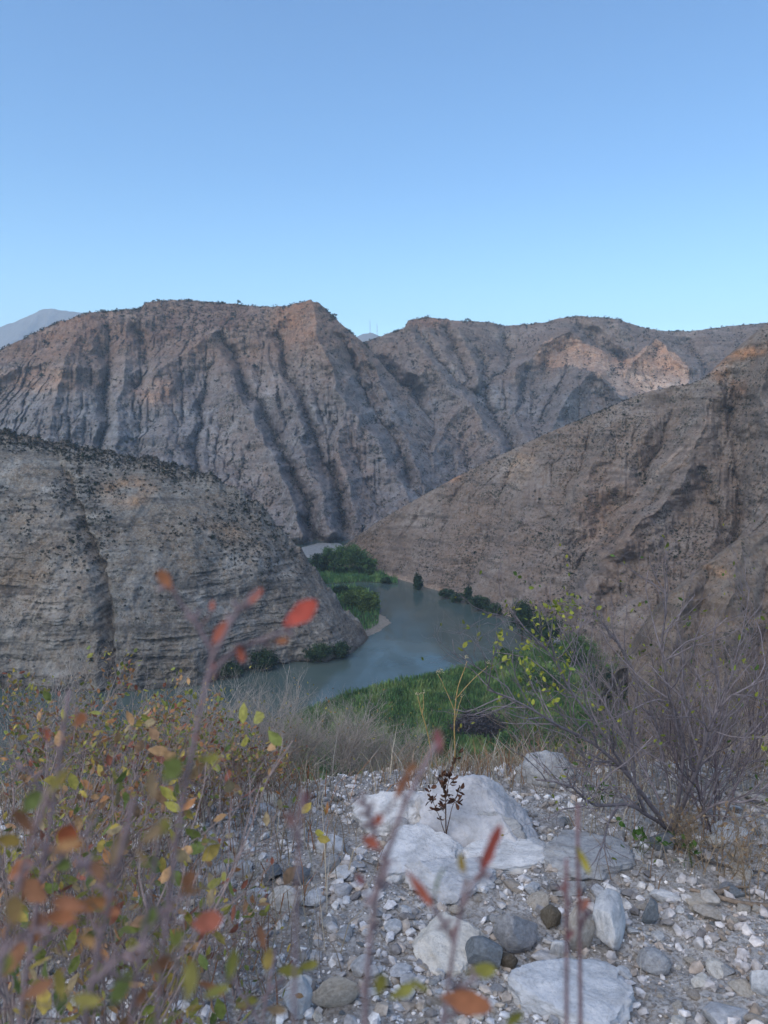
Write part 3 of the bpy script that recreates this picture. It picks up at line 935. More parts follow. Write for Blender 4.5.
def leaf_cloud(mb, centre, rad, n, size, cols, gap=.35):
    """leaf clumps through the volume of an uneven crown"""
    nc = max(5, int(n / 80))
    u = rng.normal(size=(nc, 3))
    u /= np.linalg.norm(u, axis=1)[:, None]
    cl = u * (rng.uniform(.25, 1.25, nc) ** .7)[:, None] * rad * .8
    per = n // nc
    for c_ in cl:
        r = np.array(rad) * rng.uniform(.13, .46)
        p = rng.normal(size=(per, 3)) * r * .55 + c_ + centre
        a = rng.normal(size=(per, 3)); a /= np.linalg.norm(a, axis=1)[:, None]
        b = rng.normal(size=(per, 3)); b = np.cross(a, b); b /= np.linalg.norm(b, axis=1)[:, None] + 1e-9
        s = size * rng.uniform(.6, 1.3, per)[:, None]
        V = np.stack([p - a * s * .5, p + b * s * .35, p + a * s * .5, p - b * s * .35], 1).reshape(-1, 3)
        col = np.array(cols[rng.integers(0, len(cols))]) * rng.uniform(.75, 1.25)
        mb.add(V, None, np.arange(4 * per).reshape(-1, 4), np.repeat(col * rng.uniform(.85, 1.15, (per, 1)), 4, 0))

GREEN = [(.055, .115, .035), (.08, .15, .045), (.042, .09, .035), (.10, .17, .05)]
DKGREEN = [(.022, .048, .028), (.03, .062, .032), (.045, .08, .036)]
YGREEN = [(.09, .15, .04), (.13, .19, .05), (.07, .12, .036)]
GREYBR = [(.05, .045, .05), (.065, .058, .06), (.045, .042, .05)]

def tree(name, foot, h, wdt, cols, label, cat='tree', group=None, n=1500, size=.75, trunk=True):
    root = empty(name, foot)
    tag(root, label, cat, group)
    mb = MB()
    leaf_cloud(mb, np.array([0, 0, h * (.6 if trunk else .5)]), np.array([wdt / 2, wdt / 2, h * (.42 if trunk else .5)]), n, size, cols)
    mb.build('crown', M['farleaf'], root, False)
    tb = MB()
    bark = (.08, .065, .055)
    tb.tube([(0, 0, -.6), (.1 * rng.normal(), .1 * rng.normal(), h * .25), (.2 * rng.normal(), .2 * rng.normal(), h * .6)], .05 * h ** .8, .02 * h ** .8, 6, bark)
    for k in range(5):
        a = rng.uniform(0, 6.28)
        z0 = h * rng.uniform(.1, .35)
        tb.tube([(0, 0, z0), (wdt * .18 * math.cos(a), wdt * .18 * math.sin(a), z0 + h * .18), (wdt * .36 * math.cos(a), wdt * .36 * math.sin(a), z0 + h * .4)], .02 * h ** .8, .007 * h ** .8, 5, bark)
    tb.build('trunk', M['bark'], root)
    return root

grp = 'trees at the far river bend'
for i, (px, py, hp, wp, lab) in enumerate([
        (322, 567, 16, 16, 'dark leafy tree at the cliff side end of the far bend clump'),
        (334, 568, 22, 20, 'broad green tree in the clump at the far bend, second from the cliff'),
        (347, 568, 23, 20, 'tallest rounded green tree in the clump at the far river bend'),
        (359, 569, 20, 18, 'bright green tree near the right end of the far bend clump'),
        (369, 570, 14, 13, 'low green tree at the hillside end of the far bend clump')]):
    q = on_level(px, py + 6, WATER + .4)
    s = q[1] / F
    tree('riverside_tree', q, hp * s * 1.35, wp * s * 1.35, GREEN if i else DKGREEN, lab, 'tree', grp, 3200, 1.1)
for px, py, hp, wp, cols, lab, g_ in [
        (352, 606, 16, 24, YGREEN, 'bright yellow green bush on the narrow bank beside the cliff end', None),
        (368, 612, 20, 22, YGREEN, 'bright green bush standing just above the small sandbar', None),
        (342, 594, 10, 18, DKGREEN, 'low dark green bush where the cliff end meets the far bank', None),
        (357, 594, 8, 16, GREEN, 'small mid green bush between the cliff end and the far reeds', None),
        (386, 583, 6, 10, DKGREEN, 'low dark bush at the right end of the far reed strip', None),
        (418, 589, 16, 10, DKGREEN, 'upright dark bush alone at the foot of the right hillside', None),
        (446, 598, 9, 16, DKGREEN, 'low dark bush left end of the right shore thicket', None),
        (458, 602, 10, 14, DKGREEN, 'dark bush in the right shore thicket, second from its left end', None),
        (468, 603, 18, 8, DKGREEN, 'narrow upright dark bush rising from the right shore thicket', None),
        (480, 610, 15, 20, DKGREEN, 'wide dark green bush overhanging the water on the right shore', None),
        (494, 615, 13, 16, DKGREEN, 'dark green bush at the right end of the right shore thicket', None),
        (522, 640, 40, 26, DKGREEN, 'tall dark green tree at the water end behind the bare shrub', None),
        (545, 650, 36, 34, DKGREEN, 'large dark green tree behind the bare shrub on the near bank', None),
        (578, 668, 34, 40, GREEN, 'broad green tree behind the bare shrub, farthest right of the bank', None),
        (508, 666, 16, 26, GREEN, 'rounded green bush at the tip of the reed bed', None),
        (538, 690, 24, 40, GREEN, 'green bush mass on the bank under the tall dark tree', None),
        (600, 692, 26, 34, DKGREEN, 'dark green bush seen through the right bare shrub', None),
        (478, 735, 22, 62, GREYBR, 'dark purple grey leafless bush among the green reeds', None),
        (520, 752, 24, 52, GREEN, 'green bush in front of the reeds behind the white boulder', None),
        (560, 745, 26, 40, GREEN, 'mid green bush behind the far grey boulder', None),
        (430, 752, 16, 40, GREEN, 'low green bush behind the dried brown weed', None),
        (318, 660, 18, 30, DKGREEN, 'dark green bush at the cliff foot nearest the spur tip', None),
        (340, 657, 14, 20, DKGREEN, 'low dark bush at the cliff foot beside the water', None),
        (262, 668, 20, 30, DKGREEN, 'dark green bush at the cliff foot left of the spur tip bushes', None),
        (230, 676, 14, 24, DKGREEN, 'low dark bush at the cliff foot behind the blurred red leaves', None)]:
    q = on_level(px, py, WATER + .3)
    s = q[1] / F
    istree = hp > 30
    tree('riverside_tree' if istree else 'river_bush', q, hp * s, wp * s, cols, lab, 'tree' if istree else 'bush', g_, int(min(7000, 500 + 16 * hp * wp)) , .75 if q[1] < 420 else .95, istree)

# ------------------------------------------------------------------ scrub dotted over the slopes
def scrub_mesh(cols, seed):
    mb = MB()
    leaf_cloud(mb, np.array([0, 0, .42]), np.array([.55, .55, .45]), 110, .3, cols)
    mb.tube([(0, 0, -.3), (.03, 0, .2), (.05, .04, .5)], .05, .02, 4, (.07, .06, .05))
    return mb.mesh('scrub_bush', M['farleaf'], False)
SCR = [scrub_mesh([(.025, .04, .028), (.035, .05, .032)], i) for i in range(3)] + [scrub_mesh([(.04, .045, .04), (.055, .055, .05)], 9) for i in range(3)]

def field_normals(X, Y, Z):
    V = np.stack([X, Y, Z], -1)
    du = np.gradient(V, axis=1)
    dv = np.gradient(V, axis=0)
    nn = np.cross(du, dv)
    nn /= np.linalg.norm(nn, axis=-1)[..., None] + 1e-9
    return nn

def pick(key, n, lim, dens=None, zmin=-97):
    X, Y, Z, PX, PY = FIELDS[key]
    nn = field_normals(X, Y, Z)
    view = np.stack([-X, -Y, CAM_H - Z], -1)
    view /= np.linalg.norm(view, axis=-1)[..., None]
    fac = np.abs((nn * view).sum(-1))
    wgt = fac * (PX > lim[0]) * (PX < lim[1]) * (PY > lim[2]) * (PY < lim[3]) * (Z > zmin)
    cell = np.linalg.norm(np.cross(np.gradient(np.stack([X, Y, Z], -1), axis=0), np.gradient(np.stack([X, Y, Z], -1), axis=1)), axis=-1)
    wgt = wgt * cell
    if dens is not None: wgt = wgt * dens(X, Y, Z, PX, PY, CAV[key])
    if key in 'ABC': wgt[26:30] *= 6
    p = wgt.ravel() / wgt.sum()
    i = rng.choice(p.size, n, p=p)
    return np.stack([X.ravel()[i], Y.ravel()[i], Z.ravel()[i]], 1), PX.ravel()[i], PY.ravel()[i]

dC = lambda X, Y, Z, PX, PY, C: np.clip(.25 + .9 * np.clip(C, 0, 1.5) + fbm(X / 40, Y / 40, 3., 3), .04, 2)
dD = lambda X, Y, Z, PX, PY, C: (1 - .8 * sstep(530, 590, PY)) * np.clip(.15 + fbm(X / 30, Z / 20, 3., 3) + 3.2 * patch(PX, PY, 120, 450, 220, 15, .5, 9) + .8 * patch(PX, PY, 260, 540, 60, 40, .5, 45) + .8 * patch(PX, PY, 80, 500, 22, 60, .5, -20), .02, 2.5)
dA = lambda X, Y, Z, PX, PY, C: np.clip(.04 + .5 * np.clip(C, 0, 3) + .6 * patch(PX, PY, 195, 320, 80, 16) + .5 * np.clip(fbm(PX / 18, PY / 14, 3., 3), 0, 1), .01, 3)

singles = [
 ('D', 110, (1, 372, 425, 690), dD, (1.1, 2.6), 'dark scrub bush dotted on the grey left cliff', 'scrub bushes on the left cliff'),
 ('C', 110, (330, 767, 330, 640), dC, (1.2, 2.5), 'dark scrub bush dotted on the brown right hillside', 'scrub bushes on the right hillside'),
 ('A', 55, (1, 420, 300, 540), dA, (4.0, 7.0), 'dark scrub bush in a gully of the far mountain', 'scrub bushes on the far mountain'),
]
for key, n, lim, dens, (s0, s1), lab, grp in singles:
    P, px, py = pick(key, n, lim, dens)
    for p in P:
        o = link('scrub_bush', SCR[rng.integers(0, len(SCR))])
        s = rng.uniform(s0, s1)
        o.location = p.tolist()
        o.scale = (s, s, s * rng.uniform(.6, .95))
        o.rotation_euler = (0, 0, rng.uniform(0, 6.28))
        tag(o, lab, 'bush', grp)

def scrub_mass(key, n, lim, dens, s0, s1, label, cols, q=10):
    P, px, py = pick(key, n, lim, dens)
    s = rng.uniform(s0, s1, n) * rng.uniform(.6, 1, n)
    c0 = np.array(cols)[rng.integers(0, len(cols), n)] * rng.uniform(.7, 1.3, n)[:, None]
    off = rng.normal(size=(n, q, 3)) * np.array([.32, .32, .22]) + np.array([0, 0, .3])
    p = P[:, None, :] + off * s[:, None, None]
    a = rng.normal(size=(n, q, 3)); a /= np.linalg.norm(a, axis=-1)[..., None]
    b = np.cross(a, rng.normal(size=(n, q, 3))); b /= np.linalg.norm(b, axis=-1)[..., None] + 1e-9
    ss = (s * .33)[:, None, None]
    V = np.stack([p - a * ss, p + b * ss * .8, p + a * ss, p - b * ss * .8], 2).reshape(-1, 3)
    col = np.repeat(c0, q * 4, 0)
    o = link('scrub', raw_mesh('scrub', V, np.arange(len(V)).reshape(-1, 4), M['farleaf'], False, col))
    tag(o, label, 'scrub', kind='stuff')
SCOL = [(.035, .042, .035), (.045, .048, .042), (.028, .037, .03), (.06, .055, .05)]
scrub_mass('D', 9000, (-60, 372, 415, 690), dD, .4, 1.5, 'fine dark scrub speckled over the left cliff', SCOL)
scrub_mass('C', 12000, (330, 800, 320, 660), dC, .35, 1.2, 'fine dark scrub speckled over the right hillside', SCOL)
scrub_mass('A', 12000, (-40, 470, 295, 550), dA, 1.5, 4.0, 'dark scrub filling the gullies of the far left mountain', SCOL, 6)
scrub_mass('B', 9000, (330, 800, 310, 500), dA, 1.5, 4.5, 'dark scrub filling the gullies of the far right range', SCOL, 6)

# two small trees on the far skyline and the masts of the distant summit
for px, py, d, lab in ((238, 304, 1449, 'tiny dark tree alone on the left mountain skyline'), (467, 322, 1605, 'tiny dark tree alone on the right range skyline')):
    q = at(px, py, d)
    tree('skyline_tree', q, 8, 12, DKGREEN, lab, 'tree', None, 260, 1.6)
for px, lab, h in ((370, 'taller thin mast on the tiny distant summit', 95), (377, 'shorter thin mast on the tiny distant summit', 70)):
    q = at(px, 333, 6000)
    root = empty('radio_mast', q)
    tag(root, lab, 'mast', 'masts on the distant summit')
    mb = MB()
    for k in range(3):
        a = k * 2.094
        mb.tube([(3 * math.cos(a), 3 * math.sin(a), -15), (.8 * math.cos(a), .8 * math.sin(a), h)], 1.1, .8, 4, (.3, .28, .28))
    mb.build('lattice_tower', M['metal'], root)
    mb = MB()
    mb.tube([(0, 0, h - 8), (0, 0, h + 12)], .7, .4, 4, (.3, .28, .28))
    mb.build('antenna', M['metal'], root)
# ------------------------------------------------------------------ foreground stones
def rock_mesh(name, seed, mat, sub=4, cuts=9, rough=.10, fine=.03, lo=.5, hi=.92, planes=()):
    r = np.random.default_rng(seed)
    bm = bmesh.new()
    bmesh.ops.create_icosphere(bm, subdivisions=sub, radius=1)
    me = bpy.data.meshes.new(name)
    bm.to_mesh(me)
    bm.free()
    V = np.zeros(len(me.vertices) * 3)
    me.vertices.foreach_get('co', V)
    V = V.reshape(-1, 3)
    V = V * (1 + rough * fbm(V[:, 0] * 1.1 + seed, V[:, 1] * 1.1, V[:, 2] * 1.1, 3))[:, None]
    for i in range(cuts + len(planes)):
        n = r.normal(size=3)
        dd = r.uniform(lo, hi)
        if i >= cuts: n, dd = np.array(planes[i - cuts][:3]), planes[i - cuts][3]
        n = n / np.linalg.norm(n)
        ex = np.maximum(V @ n - dd, 0)
        V = V - n * (ex * .93)[:, None]
    V = V + V * (fine * fbm(V[:, 0] * 3.3 + seed, V[:, 1] * 3.3, V[:, 2] * 3.3, 4, .6))[:, None]
    V -= (V.max(0) + V.min(0)) / 2
    V /= (V.max(0) - V.min(0))
    me.vertices.foreach_set('co', V.astype(np.float32).ravel())
    me.polygons.foreach_set('use_smooth', np.ones(len(me.polygons), bool))
    me.update()
    if hasattr(me, 'set_sharp_from_angle') and sub < 5:
        me.set_sharp_from_angle(angle=R(28))
    me.materials.append(mat)
    return me

ROCKS = []          # footprints of the modelled rocks: x, y, radius
def rock(name, label, box, mat, ratio=.8, yaw=0., tilt=(0, 0), seed=1, cat='stone', group=None, sink=.18, hmin=.35, vis=.58, **kw):
    x0, y0, x1, y1 = box
    p = ground_at((x0 + x1) / 2, y1)
    fw = p[1] * CP - (p[2] - CAM_H) * SP
    k = fw / F
    W_ = (x1 - x0) * k
    al = math.atan2(CAM_H - p[2], p[1])
    D_ = ratio * W_
    tot = (y1 - y0) * k
    hz = (tot - vis * D_ * math.sin(al)) / math.cos(al)
    hz = max(hz, hmin * min(W_, D_) * .6, .02)
    o = link(name, rock_mesh(name, seed, M[mat], **kw))
    o.rotation_euler = (R(tilt[0]), R(tilt[1]), R(yaw))
    # sizes are those of the turned box
    c_, s_ = abs(math.cos(R(yaw))), abs(math.sin(R(yaw)))
    if abs(yaw) > 5 and abs(c_ * c_ - s_ * s_) > .2:
        a = (W_ * c_ - D_ * s_) / (c_ * c_ - s_ * s_)
        b = (D_ * c_ - W_ * s_) / (c_ * c_ - s_ * s_)
        if a > .2 * W_ and b > .2 * W_: W_, D_ = a, b
    o.scale = (W_, D_, hz * (1 + sink))
    yy = p[1] + D_ / 2
    zz = float(ground_z(p[0], yy))
    zz = min(zz, p[2] + .02)
    o.location = (float(p[0] * yy / p[1]), float(yy), zz + hz * (1 - sink) / 2)
    ROCKS.append((p[0], yy, W_ / 2, D_ / 2))
    return tag(o, label, cat, group)

rock('boulder', 'white rounded boulder left of the dried brown weed', (346, 776, 442, 838), 'white', .8, 8, seed=11, cat='boulder', vis=.75, sub=6, cuts=7, lo=.6, rough=.24, fine=.07, sink=.6)
rock('boulder', 'largest pale boulder with a peaked top sloping down towards the gravel', (408, 761, 548, 868), 'white', .95, -4, seed=23, cat='boulder', vis=.82, sub=6, cuts=5, lo=.68, rough=.2, fine=.07, sink=.6, planes=((-.15, -.75, .65, .42), (.75, -.2, .6, .5)))
rock('boulder', 'smooth grey boulder leaning on the front of the largest pale boulder', (446, 800, 536, 856), 'grey', .7, -14, seed=36, cat='boulder', vis=.8, sub=6, cuts=5, lo=.62, rough=.2, fine=.05, sink=.6, planes=((.1, -.6, .78, .5),))
rock('boulder', 'greyish boulder half hidden by shrub twigs behind the largest pale boulder', (514, 752, 578, 790), 'grey', .8, 5, seed=42, cat='boulder', sub=5, cuts=6, lo=.65, rough=.22, fine=.06, sink=.6)
rock('rock_slab', 'broad pale weathered rock slab below the white rounded boulder', (366, 828, 478, 888), 'white', 1.0, -14, seed=55, cat='slab', vis=.97, sub=6, cuts=6, rough=.22, fine=.06, sink=.9, planes=((0, -.3, .95, .4),))
rock('rock_slab', 'white rock ledge running right from below the grey leaning boulder', (446, 834, 566, 876), 'white', .6, 10, seed=57, cat='slab', vis=.97, sub=6, cuts=6, rough=.22, fine=.06, sink=.9, planes=((0, -.3, .95, .4),))
rock('rock_slab', 'dark grey flat rock slab under the right bare shrub', (528, 822, 642, 884), 'grey', .8, -8, seed=61, cat='slab', vis=1.02, planes=((0, -.22, .97, .38), (.12, -.1, .98, .36)), sub=6, cuts=6, rough=.25, fine=.06, sink=.8)
rock('rock_slab', 'pale streaked rock ledge below the broad pale slab', (398, 862, 508, 908), 'pale', .8, 10, seed=64, cat='slab', vis=1.02, planes=((0, -.22, .97, .38), (.12, -.1, .98, .36)), sub=6, cuts=7, rough=.3, fine=.08, sink=.9)
rock('rock_slab', 'flat cream coloured rock slab left of the blue grey block', (402, 902, 500, 978), 'cream', 1.15, 8, seed=71, cat='slab', vis=1.02, planes=((0, -.22, .97, .38), (.12, -.1, .98, .36)), sub=6, cuts=9, rough=.22, fine=.06, sink=.9)
rock('stone', 'blue grey angular block right of the cream slab', (489, 912, 544, 956), 'grey', .8, 14, seed=83, sub=4, cuts=11, lo=.5)
rock('stone', 'dark slate block in front of the blue grey block', (461, 938, 505, 970), 'slate', .75, -12, seed=94, cuts=11)
rock('stone', 'long smooth pale slab lying on the gravel right of centre', (582, 894, 634, 960), 'pale', 1.55, -16, tilt=(6, -4), seed=101, cuts=12, lo=.45, sink=.1)
rock('stone', 'tan upright stone pressed against the long smooth pale slab', (563, 908, 598, 953), 'tan', .7, 20, seed=112, cuts=10)
rock('stone', 'rounded flat grey stone at the lower right of the long pale slab', (634, 949, 673, 977), 'grey', .9, -10, seed=121, cuts=5, lo=.75)
rock('stone', 'small square olive brown stone right of the blue grey block', (540, 909, 562, 932), 'olive', .8, 10, seed=133, cuts=12, lo=.5)
rock('rock_slab', 'wide pale slab in the foreground cut by the lower edge of view', (494, 966, 646, 1040), 'pale', .9, 6, seed=141, cat='slab', vis=1.02, planes=((0, -.22, .97, .38), (.12, -.1, .98, .36)), sub=6, cuts=8, rough=.25, fine=.06, sink=.9)
rock('stone', 'wide pale stone at the lower right corner of the gravel', (700, 1003, 752, 1032), 'pale', .9, 12, seed=143, cuts=9)
rock('stone', 'dark grey round stone among pale gravel left of the boulders', (284, 868, 311, 889), 'slate', .9, 0, seed=152, cuts=9)
rock('stone', 'white angular stone at the left side of the open gravel', (243, 882, 273, 907), 'white', .8, 30, seed=161, cuts=12, lo=.45)
rock('stone', 'pale broken stone below the dark grey round stone', (263, 884, 302, 912), 'pale', .7, -20, seed=172, cuts=12, lo=.45)
rock('stone', 'flat white stone right of the pale broken stone', (296, 893, 330, 909), 'white', .8, 12, seed=181, cuts=10)
rock('stone', 'white blocky stone in front of the left end of the boulders', (315, 832, 346, 853), 'white', .7, -8, seed=192, cuts=11, lo=.5)
rock('stone', 'bright white stone with a split face beside the yellow leaves', (278, 980, 316, 1022), 'white', .7, 18, seed=203, cuts=12, lo=.45)
rock('stone', 'long tan stone right of the split white stone', (310, 978, 362, 1010), 'tan', .5, 14, seed=214, cuts=8)
rock('stone', 'small grey upright stone below the dark grey slab', (640, 900, 658, 926), 'slate', .7, 5, seed=223, cuts=8)
rock('stone', 'white flat stone beside the small grey upright stone', (648, 888, 684, 906), 'white', .7, -12, seed=234, cuts=9)
rock('stone', 'white pointed stone at the front of the tan upright stone', (546, 940, 572, 966), 'white', .8, 22, seed=245, cuts=12, lo=.45)
rock('stone', 'dark brown stone between the slate block and the pale foreground slab', (496, 952, 518, 972), 'olive', .8, 0, seed=251, cuts=9)
rock('stone', 'grey white stone at the right edge of the gravel', (748, 972, 778, 1000), 'pale', .8, 0, seed=262, cuts=9)
rock('stone', 'white lumpy stone in the gap below the white rounded boulder', (388, 820, 412, 842), 'white', .8, 0, seed=273, cuts=10)
rock('stone', 'flat pale stone under the lower twigs of the right bare shrub', (700, 820, 760, 846), 'pale', .8, 10, seed=284, cuts=8, sink=.4)
rock('stone', 'blue grey small stone under the green sprout', (648, 836, 676, 856), 'slate', .8, 10, seed=291, cuts=8)

def in_rocks(x, y, m=.85):
    return any(((x - a) / (r * m)) ** 2 + ((y - b) / (q * m)) ** 2 < 1 for a, b, r, q in ROCKS)

LIB = {}
for ci, mt in enumerate(('white', 'pale', 'grey', 'slate', 'tan', 'cream')):
    LIB[mt] = [rock_mesh('stone', 300 + ci * 10 + k, M[mt], 3, 11, .12, .03, .42) for k in range(4)]
WORDS = {'white': 'white', 'pale': 'pale grey', 'grey': 'grey', 'slate': 'dark grey', 'tan': 'tan', 'cream': 'cream'}
MARKS = [((470, 815), 'beside the white boulders'), ((610, 930), 'near the long pale slab'), ((450, 935), 'around the cream slab'),
         ((290, 900), 'on the left gravel near the dark round stone'), ((710, 940), 'on the open gravel at the right'), ((600, 855), 'by the dark grey slab under the shrub'),
         ((330, 975), 'near the split white stone'), ((340, 850), 'on the gravel left of the boulders'), ((235, 850), 'at the edge of the leafy shrubs'), ((720, 860), 'under the right bare shrub')]
cnt = 0
tries = 0
while cnt < 265 and tries < 6000:
    tries += 1
    px, py = rng.uniform(200, 768), 792 + 232 * rng.uniform(0, 1) ** .9
    if px < 240 and rng.uniform() < .5: continue
    p = ground_at(px, py)
    if in_rocks(p[0], p[1]): continue
    spx = 6 + 20 * rng.uniform() ** 3.2
    fw = p[1] * CP - (p[2] - CAM_H) * SP
    s = spx * fw / F
    mt = rng.choice(['white', 'pale', 'grey', 'slate', 'tan', 'cream'], p=[.32, .26, .17, .06, .11, .08])
    if px > 640 and mt == 'white': mt = 'tan'
    o = link('stone', LIB[mt][rng.integers(0, 4)])
    sx, sy, sz = s * rng.uniform(.9, 1.35), s * rng.uniform(.7, 1.1), s * rng.uniform(.35, .75)
    o.scale = (sx, sy, sz)
    o.rotation_euler = (rng.uniform(-.35, .35), rng.uniform(-.35, .35), rng.uniform(0, 6.28))
    o.location = (float(p[0]), float(p[1]), float(p[2] + sz * .22))
    wh = min(MARKS, key=lambda m: math.hypot(m[0][0] - px, (m[0][1] - py) * 1.3))[1]
    sz_ = 'fist sized' if spx > 13 else 'small'
    tag(o, f'{sz_} {WORDS[mt]} stone {wh}', 'stone', f'{sz_} {WORDS[mt]} stones {wh}')
    ROCKS.append((p[0], p[1], s * .5, s * .5))
    cnt += 1

# gravel: everything smaller, one mass
def gravel(n, smin, smax, sub, power, seed):
    r = np.random.default_rng(seed)
    tv = []
    bm = bmesh.new()
    if sub: bmesh.ops.create_icosphere(bm, subdivisions=sub, radius=.5)
    else: bmesh.ops.create_cube(bm, size=.8)
    bm.verts.ensure_lookup_table()
    base = np.array([v.co[:] for v in bm.verts])
    fc = np.array([[v.index for v in f.verts] for f in bm.faces])
    bm.free()
    T_ = []
    for k in range(12):
        V = base * (1 + .35 * r.normal(size=(len(base), 1)).clip(-1, 1)) if sub == 0 else base.copy()
        for i in range(9):
            q = r.normal(size=3); q /= np.linalg.norm(q)
            V = V - q * np.maximum(V @ q - r.uniform(.2, .42), 0)[:, None]
        T_.append(V)
    T_ = np.array(T_)
    y = 1.15 + 3.6 * r.uniform(0, 1, n) ** 1.1
    x = r.uniform(-1, 1, n) * (.62 * y + 1.3)
    cl = fbm(x / .45, y / .45, 3., 3)
    keep = r.uniform(0, 1, n) < .55 + .8 * cl
    x, y = x[keep], y[keep]
    n = len(x)
    s = smin + (smax - smin) * r.uniform(0, 1, n) ** power
    a, b, c_ = r.uniform(0, 6.28, n), r.uniform(-.5, .5, n), r.uniform(-.5, .5, n)
    V = T_[r.integers(0, 12, n)]
    V = V * np.stack([r.uniform(.8, 1.4, n), r.uniform(.7, 1.1, n), r.uniform(.4, .8, n)], 1)[:, None, :]
    yv = V[..., 1] * np.cos(b)[:, None] - V[..., 2] * np.sin(b)[:, None]
    zv = V[..., 1] * np.sin(b)[:, None] + V[..., 2] * np.cos(b)[:, None]
    xv = V[..., 0] * np.cos(c_)[:, None] + zv * np.sin(c_)[:, None]
    zv = -V[..., 0] * np.sin(c_)[:, None] + zv * np.cos(c_)[:, None]
    xr = xv * np.cos(a)[:, None] - yv * np.sin(a)[:, None]
    yr = xv * np.sin(a)[:, None] + yv * np.cos(a)[:, None]
    z = ground_z(x, y)
    W_ = np.stack([xr * s[:, None] + x[:, None], yr * s[:, None] + y[:, None], zv * s[:, None] + (z + s * .15)[:, None]], -1)
    m = len(base)
    Fi = (fc[None] + (np.arange(n) * m)[:, None, None]).reshape(-1, fc.shape[1])
    pal = np.array([(.58, .57, .58), (.68, .67, .67), (.46, .45, .45), (.33, .32, .32), (.47, .41, .36), (.38, .33, .28), (.22, .21, .21), (.76, .75, .74)])
    cc = pal[r.choice(len(pal), n, p=[.22, .16, .16, .12, .13, .09, .06, .06])] * r.uniform(.8, 1.15, n)[:, None]
    warm = sstep(.35, 1.1, x / y * 1.6)[:, None]
    cc = cc * (1 - warm * np.array([.22, .30, .36]))
    return W_.reshape(-1, 3), Fi, np.repeat(cc, m, 0)
V1, F1, C1 = gravel(24000, .014, .06, 1, 1.9, 1)
V2, F2, C2 = gravel(95000, .004, .016, 0, 1.5, 2)
gv = link('gravel', raw_mesh('gravel', np.vstack([V1, V2]), [F1, F2 + len(V1)], M['gravel'], False, np.vstack([C1, C2])))
tag(gv, 'loose pale grey gravel covering the ground between the stones', 'gravel', kind='stuff')

# ------------------------------------------------------------------ dry grass and litter
def tufts(name, spots, label, cols, per=26, h=(.10, .30), r=.09, wid=.0016, cat='dry grass'):
    P = []
    for x, y in spots:
        k = int(per * rng.uniform(.5, 1.5))
        q = np.column_stack([x + rng.normal(0, r, k), y + rng.normal(0, r, k)])
        P.append(q)
    P = np.vstack(P)
    n = len(P)
    z = ground_z(P[:, 0], P[:, 1]) - .01
    hh = rng.uniform(h[0], h[1], n)
    ln = rng.normal(0, .42, (n, 2))
    th = rng.uniform(0, np.pi, n)
    s = np.stack([np.cos(th), np.sin(th), np.zeros(n)], 1) * (wid * rng.uniform(.6, 1.5, n))[:, None]
    b0 = np.column_stack([P, z])
    m1 = b0 + np.column_stack([ln * .3 * hh[:, None], hh * .55])
    t1 = b0 + np.column_stack([ln * 1.0 * hh[:, None], hh * rng.uniform(.75, 1.0, n)])
    V = np.stack([b0 - s, b0 + s, m1 + s * .8, m1 - s * .8, t1 + s * .2, t1 - s * .2], 1).reshape(-1, 3)
    i = np.arange(n) * 6
    Q = np.concatenate([np.stack([i, i + 1, i + 2, i + 3], 1), np.stack([i + 3, i + 2, i + 4, i + 5], 1)])
    c0 = np.array(cols)[rng.integers(0, len(cols), n)] * rng.uniform(.7, 1.25, n)[:, None]
    o = link(name, raw_mesh(name, V, Q, M['farleaf'], False, np.repeat(c0, 6, 0)))
    return tag(o, label, cat, kind='stuff')
STRAW = [(.33, .28, .21), (.27, .21, .15), (.40, .35, .27), (.26, .17, .11), (.36, .34, .30)]
def spots_px(n, x0, x1, d0, d1):
    d = rng.uniform(d0, d1, n)
    return [((rng.uniform(x0, x1) - 384) / F * dd, dd) for dd in d]
tufts('grass', spots_px(110, 400, 620, 3.6, 5.6), 'dry straw coloured grass along the edge behind the boulders', STRAW + [(.3, .17, .09)], 24, (.06, .22), .14, .002)
tufts('grass', spots_px(170, 600, 1050, 2.7, 5.5), 'dry tangled grass under the right bare shrubs', STRAW, 30, (.05, .22), .13, .0018)
tufts('grass', spots_px(190, -220, 300, 2.2, 5.2), 'dry tangled grass under the left leafy shrubs', STRAW + [(.3, .14, .07)], 26, (.08, .30), .13, .002)
tufts('grass', spots_px(70, 260, 768, 1.6, 3.2), 'sparse short dry grass between the stones', STRAW, 9, (.015, .06), .05, .0012)

# fallen twigs on the gravel
def lie(pts, lift=.008):
    P = [ground_at(*p) for p in pts]
    return np.array([[p[0], p[1], p[2] + lift] for p in P])
def stick(name, pts, r0, r1, col, label, forks=()):
    P = lie(pts, r0 + .004)
    org = P[0].copy()
    root = empty(name, org)
    tag(root, label, 'branch')
    mb = MB()
    mb.tube(P - org, r0, r1, 7, col)
    stem_ = mb.build('stem', M['bark'], root)
    for f in forks:
        mb = MB()
        Q_ = lie(f, r1 + .01)
        mb.tube(Q_ - org, r1, r1 * .4, 5, col)
        mb.build('side_twig', M['bark'], stem_)
stick('dead_branch', [(690, 893), (715, 900), (742, 908), (785, 912)], .007, .010, (.22, .17, .13), 'brown dead branch lying on the gravel at the right edge', [[(715, 900), (730, 893), (748, 893)]])
stick('dead_branch', [(515, 868), (535, 862), (552, 852), (566, 850)], .0035, .002, (.07, .06, .055), 'thin dark twig lying on the broad pale slab', [[(535, 862), (545, 866), (556, 864)]])
stick('dead_branch', [(676, 846), (700, 862), (735, 872), (772, 876)], .006, .004, (.09, .08, .075), 'dark crooked dead branch under the right bare shrub', [[(700, 862), (712, 852), (728, 850)]])
